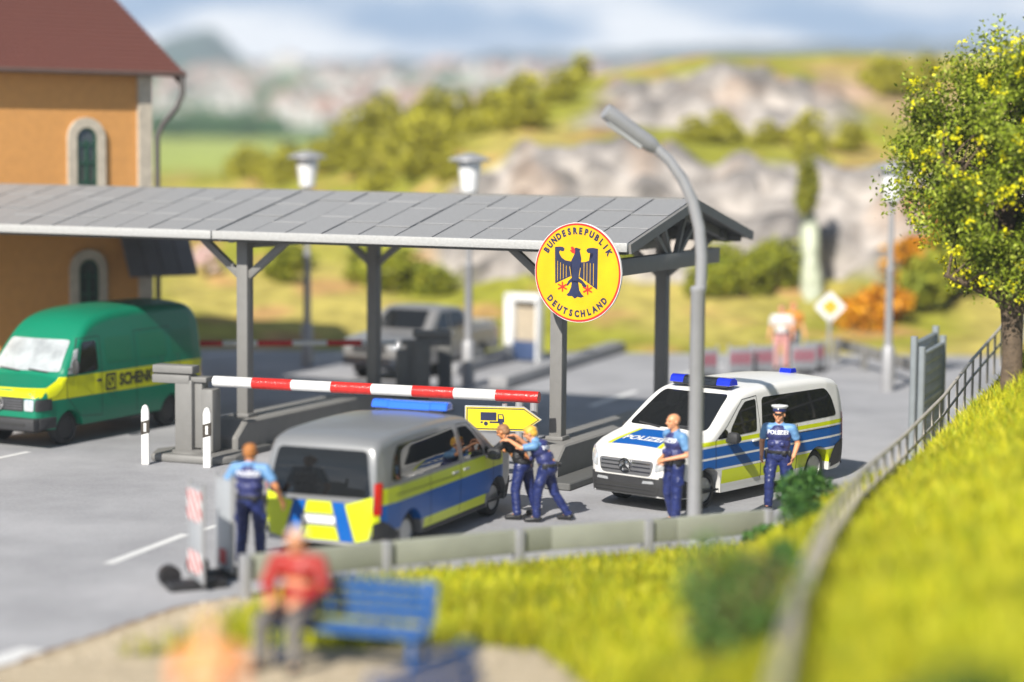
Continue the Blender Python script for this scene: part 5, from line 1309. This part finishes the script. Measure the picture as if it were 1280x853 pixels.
person('blond police officer gripping the man in black',(p.x,p.y,0),rot_to(-1,.25),
  dict(pel=(0,-.06,.93),che=(0,.08,1.21),nk=(0,.17,1.38),hd=(0,.24,1.50),shR=(.185,.13,1.32),shL=(-.185,.13,1.32),elR=(.16,.34,1.27),elL=(-.22,.32,1.28),wrR=(.04,.46,1.44),wrL=(-.10,.52,1.38),
    anR=(.16,-.30,.09),knR=(.13,-.10,.48),toR=(.19,-.16,.03),anL=(-.14,.10,.09),knL=(-.13,.10,.5),toL=(-.16,.25,.03)),
  skin=SKIN,top=LBLUE,vest=VEST,legs=NAVY,face_dir=(0,.95,-.3),hair=mat('blond hair',(.78,.42,.05),.45,var=.15,scale=20),hairst='full',hands=dict(R=(V((-.2,.9,.1)),V((-.3,0,-1))),L=(V((.1,.9,.1)),V((.3,0,-1)))),curlR=.8,curlL=.8,sc=.93)
# far pedestrians
p=at(976,460,56); person('far pedestrian in a white top and pink bag walking beyond the checkpoint',(p.x,p.y,0),rot_to(-.3,-1),None,top=mat('white top',(.75,.73,.72),.6),legs=mat('pale pink cloth',(.62,.30,.28),.6),hair=mat('cropped hair',(.3,.15,.07)),hi=False)
p=at(990,458,57); person('far pedestrian with orange top walking beside the one in white',(p.x,p.y,0),rot_to(.3,-1),None,top=mat('orange top',(.75,.30,.05),.6),legs=mat('grey blue cloth',(.25,.30,.36),.6),hair=mat('reddish hair',(.35,.10,.03)),hi=False)
# ------------------------------------------------------------------ bench, sitter, foreground
BENB=mat('bench blue',(.015,.10,.33),.4,var=.1,scale=8)
def bench(label,loc,rz,n=None,sc=1.0):
    t=thing('park_bench',label,'bench',loc,rz); t.scale=(sc,)*3
    W2=.95
    s_=MB()
    for k in range(4): s_.box((0,-.02-.125*k+.2,.45),(2*W2,.10,.035),bev=.008)
    s_.obj('seat',BENB,t)
    s_=MB()
    for k in range(4): s_.bar((-W2,.30+.035*k,.56+.115*k),(W2,.30+.035*k,.56+.115*k),.03,.108,up=V((0,-.25,1)),bev=.008)
    s_.obj('backrest',BENB,t)
    for x in (-W2+.12,W2-.12):
        f=MB(); f.box((x,-.15,.21),(.07,.09,.43),bev=.01); f.bar((x,.26,0),(x,.44,.98),.07,.08,bev=.01); f.bar((x,-.2,.42),(x,.3,.42),.07,.06); f.bar((x,-.15,.06),(x,.28,.06),.06,.05); f.obj('leg',BENB,t)
    return t
BS=.89
def gz(x,y): return float(plot_h(np.array([x]),np.array([y]))[0])
bc=at(436,800,21.4); bz=gz(bc.x,bc.y); brz=-.30
bench('blue slatted park bench with a man in red sitting at its left end',(bc.x,bc.y,bz),brz,sc=BS)
R3=Matrix.Rotation(brz,3,'Z'); pp=V((bc.x,bc.y,bz))+R3@V((-.62*BS,-.02,0))
person('man in a red jacket and grey trousers sitting on the blue bench',pp,brz+math.pi,
  dict(pel=(0,0.0,.56),che=(0,-.01,.90),nk=(0,.01,1.10),hd=(0,.05,1.26),shR=(.19,0,1.04),shL=(-.19,0,1.04),elR=(.26,.06,.80),elL=(-.26,.06,.80),wrR=(.13,.27,.72),wrL=(-.13,.27,.72),
    hipR=(.10,.03,.54),hipL=(-.10,.03,.54),knR=(.15,.45,.53),knL=(-.15,.45,.53),anR=(.16,.42,.09),anL=(-.16,.45,.09),toR=(.18,.56,.03),toL=(-.18,.6,.03)),
  skin=SKIN,top=mat('red jacket',(.36,.025,.018),.45,var=.2),long_sleeve=True,legs=mat('grey trousers',(.16,.15,.14),.6,var=.2),hair=mat('thin white hair',(.62,.55,.50),.6),belt=False,sc=1.03,
  hands=dict(R=(V((-.2,.9,-.1)),V((0,0,-1))),L=(V((.2,.9,-.1)),V((0,0,-1)))))
b2=at(574,860,16.9); bench('second blue park bench at the bottom edge of the picture',(b2.x,b2.y,gz(b2.x,b2.y)),1.05,sc=.85)
p=at(262,853,15.0); person('blurred pedestrian in an orange top close to the camera at the bottom left',(p.x,p.y,gz(p.x,p.y)+.02),rot_to(.3,-1),None,skin=mat('pale painted skin',(.78,.45,.30),.4),top=mat('bright orange shirt',(.85,.36,.15),.5),legs=mat('grey blue cloth',(.25,.3,.36)),hair=mat('pale hair',(.72,.45,.28),.5),hi=True,sc=.86)
# ------------------------------------------------------------------ tree on the bank
tx,ty=8.15,34.2; tz=gz(tx,ty)-.1
tree=thing('flowering_tree','leafy tree with small yellow blossoms and crooked brown trunk on the grassy bank','tree',(tx,ty,tz))
b=MB(); rt_=random.Random(4)
b.tube([(0,0,-.3),(0,0,.0),(-.02,0,.5),(-.03,0,1.0),(-.05,.02,1.45)],[.26,.22,.175,.165,.19],14)
limbs=[[(-.05,0,1.35),(-.3,-.05,1.62),(-.75,-.1,1.78),(-1.2,-.2,1.95)],[(-.03,0,1.35),(-.1,.1,2.0),(-.3,.1,2.8),(-.5,.1,3.7)],[(0,0,1.35),(.4,.1,2.0),(.9,.2,2.6),(1.4,.2,3.4)],[(-.1,.0,1.9),(-.6,.2,2.7),(-1.1,.1,3.5)],[(-.05,0,1.5),(.1,-.3,2.4),(.3,-.6,3.5),(.2,-.5,4.6)],[(-.2,.1,2.6),(.1,.3,3.6),(0,.2,4.8)],[(-.25,.1,2.5),(-.9,-.3,3.0),(-1.4,-.5,3.9)]]
for L_ in limbs: b.tube(L_,[.15,.10,.065,.03][:len(L_)],8)
for L_ in limbs:
    for k in range(7):
        a=V(L_[-1]).lerp(V(L_[-2]),rt_.random()); d=V((rt_.gauss(0,1),rt_.gauss(0,1),abs(rt_.gauss(.3,1)))).normalized(); b.tube([a,a+d*.4+V((0,0,.05)),a+d*.85],[.03,.02,.008],5)
tr=b.obj('trunk',TWIG,tree)
for v in tr.data.vertices: v.co+=v.normal*.02*noise.noise(v.co*7)
r=np.random.RandomState(12)
n=120000
ctr=np.array([.12,0,3.70]); rad=np.array([2.24,1.9,2.26])
# clumps spread through an egg shaped crown
nc=250; dd=r.normal(size=(nc,3)); dd/=np.linalg.norm(dd,axis=1)[:,None]; rr0=r.uniform(.12,1,(nc,1))**.45
CC_=ctr+dd*rr0*rad*.90; CC_[:,2]=np.maximum(CC_[:,2],1.75+.25*np.abs(CC_[:,0])*0)
# holes
hole=[(-.95,-1.2,3.9,.42),(.05,-1.3,3.2,.40),(-.3,-1.3,4.55,.30),(-.35,0,2.9,.4)]
k=r.randint(0,nc,n); cr_=r.uniform(.18,.46,nc)
P_=CC_[k]+np.clip(r.normal(size=(n,3)),-2,2)*cr_[k][:,None]*.55
P_+=.08*np.sin(P_[:,[1,2,0]]*9)
ok=np.ones(n,bool)
for hx,hy,hz_,hr_ in hole: ok&= (np.hypot(P_[:,0]-hx,P_[:,2]-hz_)>hr_*r.uniform(.6,1.1,n))|(P_[:,1]>.9)
P_=P_[ok]; n=len(P_)
a=r.normal(size=(n,3)); a/=np.linalg.norm(a,axis=1)[:,None]; bb_=r.normal(size=(n,3)); bb_-=a*(a*bb_).sum(1)[:,None]; bb_/=np.linalg.norm(bb_,axis=1)[:,None]
s=.037*r.uniform(.6,1.35,(n,1)); Q=np.stack([P_-a*s,P_+bb_*s*.5,P_+a*s,P_-bb_*s*.5],1).reshape(-1,3)
pal=np.array([(.19,.23,.014),(.26,.29,.02),(.09,.11,.01),(.42,.43,.07),(.20,.235,.018)]); c=pal[r.randint(0,5,n)]*r.uniform(.7,1.3,(n,1))
cl=noise_c=r.uniform(.75,1.25,nc)
c=c*cl[k[ok]][:,None]*np.array([.92,1.02,.9])
link('crown',npmesh('crown',Q,np.arange(4*n).reshape(n,4),LEAF,np.repeat(c,4,0)),tree)
# blossom clusters on the outside
nb_=190; dd=r.normal(size=(nb_,3)); dd[:,1]-=.5; dd/=np.linalg.norm(dd,axis=1)[:,None]; BP=ctr+dd*rad*r.uniform(.86,1.02,(nb_,1)); m_=15
P_=np.repeat(BP,m_,0)+r.normal(size=(nb_*m_,3))*.055; n=len(P_)
a=r.normal(size=(n,3)); a/=np.linalg.norm(a,axis=1)[:,None]; bb_=r.normal(size=(n,3)); bb_-=a*(a*bb_).sum(1)[:,None]; bb_/=np.linalg.norm(bb_,axis=1)[:,None]; s=.034*r.uniform(.6,1.4,(n,1))
Q=np.stack([P_-a*s,P_+bb_*s*.6,P_+a*s,P_-bb_*s*.6],1).reshape(-1,3)
link('blossom',npmesh('blossom',Q,np.arange(4*n).reshape(n,4),LEAF,np.repeat(np.array([(.74,.68,.01)])*r.uniform(.75,1.1,(n,1)),4,0)),tree)
# ------------------------------------------------------------------ shrubs near the rail
def shrub(px,py,D,rad,cols,seed,label,n=2600,size=.05):
    p=at(px,py,D); t=thing('shrub',label,'shrub',(p.x,p.y,gz(p.x,p.y)-.05))
    Q,Fq,C=leafcloud(n,rad,cols,size,seed,shell=.2,lumps=9); Q[:,2]+=rad[2]*.85
    link('foliage',npmesh('foliage',Q,Fq,LEAF,C),t); b=MB()
    for k in range(6): b.tube([(0,0,-.2),(.12*math.cos(k),.12*math.sin(k),.25),(rad[0]*.5*math.cos(k),rad[1]*.5*math.sin(k),rad[2]*1.1)],[.035,.025,.01],6)
    b.obj('stem',TWIG,t)
DG=[(.045,.12,.025),(.03,.085,.02),(.08,.17,.035)]
shrub(1012,620,30.4,(.48,.45,.45),DG,21,'small dark green shrub between the cap wearing officer and the railing')
shrub(955,650,29.9,(.42,.3,.25),DG,22,'low dark shrub at the right end of the guard rail',1500)
shrub(1000,660,27.5,(.35,.35,.35),DG,27,'little green shrub between the two larger ones beside the railing',1500)
shrub(915,850,17.0,(.60,.5,.66),[(.09,.19,.04),(.06,.14,.03),(.14,.24,.05),(.16,.11,.05)],23,'large dark green shrub in the blurred foreground grass',3600)
shrub(975,730,21.5,(.26,.26,.32),DG,24,'upright green shrub next to the railing in the foreground',1500)
q_=at(1190,853,11.2); shrub(1190,853,11.2,(.52,.35,max(.16,(3.30-gz(q_.x,q_.y))/1.75)),DG,25,'dark shrub at the bottom right corner',2600)
# ------------------------------------------------------------------ grass fibres
r=np.random.RandomState(3)
def blades(n,xr,yr,cond,h,wd,seed):
    rs=np.random.RandomState(seed); X=rs.uniform(*xr,n); Y=rs.uniform(yr[0],yr[1],n)
    px=640+F*X/Y; m=(px>-60)&(px<1340); X=X[m];Y=Y[m]
    e=polydist(X,Y,EDGE); m=e>.12; X=X[m];Y=Y[m]
    sm=sandmask(X,Y); m=(rs.uniform(0,1,len(X))>sm*1.02)&cond(X,Y); X=X[m];Y=Y[m]
    Z=plot_h(X,Y)-.01; n=len(X)
    ln=rs.normal(size=(n,2))*.35; hh=h*rs.uniform(.55,1.25,n); ang=rs.uniform(0,2*math.pi,n); w_=wd*rs.uniform(.7,1.3,n)
    B=np.stack([X,Y,Z],1); wx=np.stack([np.cos(ang)*w_,np.sin(ang)*w_,np.zeros(n)],1)
    mid_=B+np.stack([ln[:,0]*hh*.35,ln[:,1]*hh*.35,hh*.55],1); T=B+np.stack([ln[:,0]*hh,ln[:,1]*hh,hh*.92],1)
    Vt=np.stack([B-wx,B+wx,mid_+wx*.7,mid_-wx*.7,T],1).reshape(-1,3)
    i=np.arange(n)[:,None]*5; F4=np.concatenate([i+0,i+1,i+2,i+3],1); F3=np.concatenate([i+3,i+2,i+4,i+4],1)
    pal=np.array([(.37,.38,.012),(.50,.46,.014),(.26,.32,.013),(.58,.52,.05),(.16,.22,.012)]); c=pal[rs.choice(5,n,p=[.34,.26,.2,.1,.1])]*rs.uniform(.8,1.2,(n,1))
    c=c*(1+.22*np.sin(X*1.7+2*np.sin(Y*.9))*np.sin(Y*1.3))[:,None]
    return Vt,i,c
Vt,i,c=blades(620000,(-8,16),(10,56),lambda X,Y:(Y>26)|(np.random.RandomState(1).uniform(0,1,len(X))>.25),.24,.011,5)
n=len(i); tri=np.concatenate([np.concatenate([i,i+1,i+2],1),np.concatenate([i,i+2,i+3],1),np.concatenate([i+3,i+2,i+4],1)],0)
gm_=attrmat('grass fibres',rough=.55,var=.12,vscale=1.2)
gb=gm_.node_tree.nodes['Principled BSDF']
go=link('grass',npmesh('grass',Vt,tri,gm_,np.repeat(c,5,0))); tag(go,'short bright yellow green grass covering the bank and the verge','grass',kind='stuff')
print('blades',n)
# pebbles on the sandy path
rs=np.random.RandomState(9); X=rs.uniform(-8,2,2600); Y=rs.uniform(17,28,2600); m=(sandmask(X,Y)>.6)&(polydist(X,Y,EDGE)>.2); X=X[m];Y=Y[m]; Z=plot_h(X,Y)
b=bmesh.new(); bmesh.ops.create_icosphere(b,subdivisions=1,radius=1); iv=np.array([v.co[:] for v in b.verts]); ifc=np.array([[v.index for v in f.verts] for f in b.faces]); b.free()
sz=rs.uniform(.012,.035,len(X)); PV=(iv[None]*sz[:,None,None]*np.array([1,1,.6])+np.stack([X,Y,Z],1)[:,None]).reshape(-1,3); PF=(ifc[None]+(np.arange(len(X))*len(iv))[:,None,None]).reshape(-1,3)
pc=np.repeat(np.array([(.5,.43,.33)])*rs.uniform(.6,1.3,(len(X),1)),len(iv),0)
po=link('gravel',npmesh('gravel',PV,PF,attrmat('pebble',var=.1),pc)); tag(po,'scattered beige pebbles on the sandy path round the bench','gravel',kind='stuff')
# ------------------------------------------------------------------ haze
hb_=MB(); hb_.box((0,720,60),(1500,1900,244)); hm_=bpy.data.materials.new('haze air'); hm_.use_nodes=True; t=hm_.node_tree; t.nodes.clear()
ou=t.nodes.new('ShaderNodeOutputMaterial'); pv=t.nodes.new('ShaderNodeVolumePrincipled'); pv.inputs['Color'].default_value=(.82,.91,1,1); pv.inputs['Density'].default_value=.0005; pv.inputs['Anisotropy'].default_value=.0
t.links.new(pv.outputs[0],ou.inputs['Volume'])
hz_o=hb_.obj('haze',hm_,None,smooth=False); tag(hz_o,'pale bluish haze over the distant valley','haze',kind='stuff')
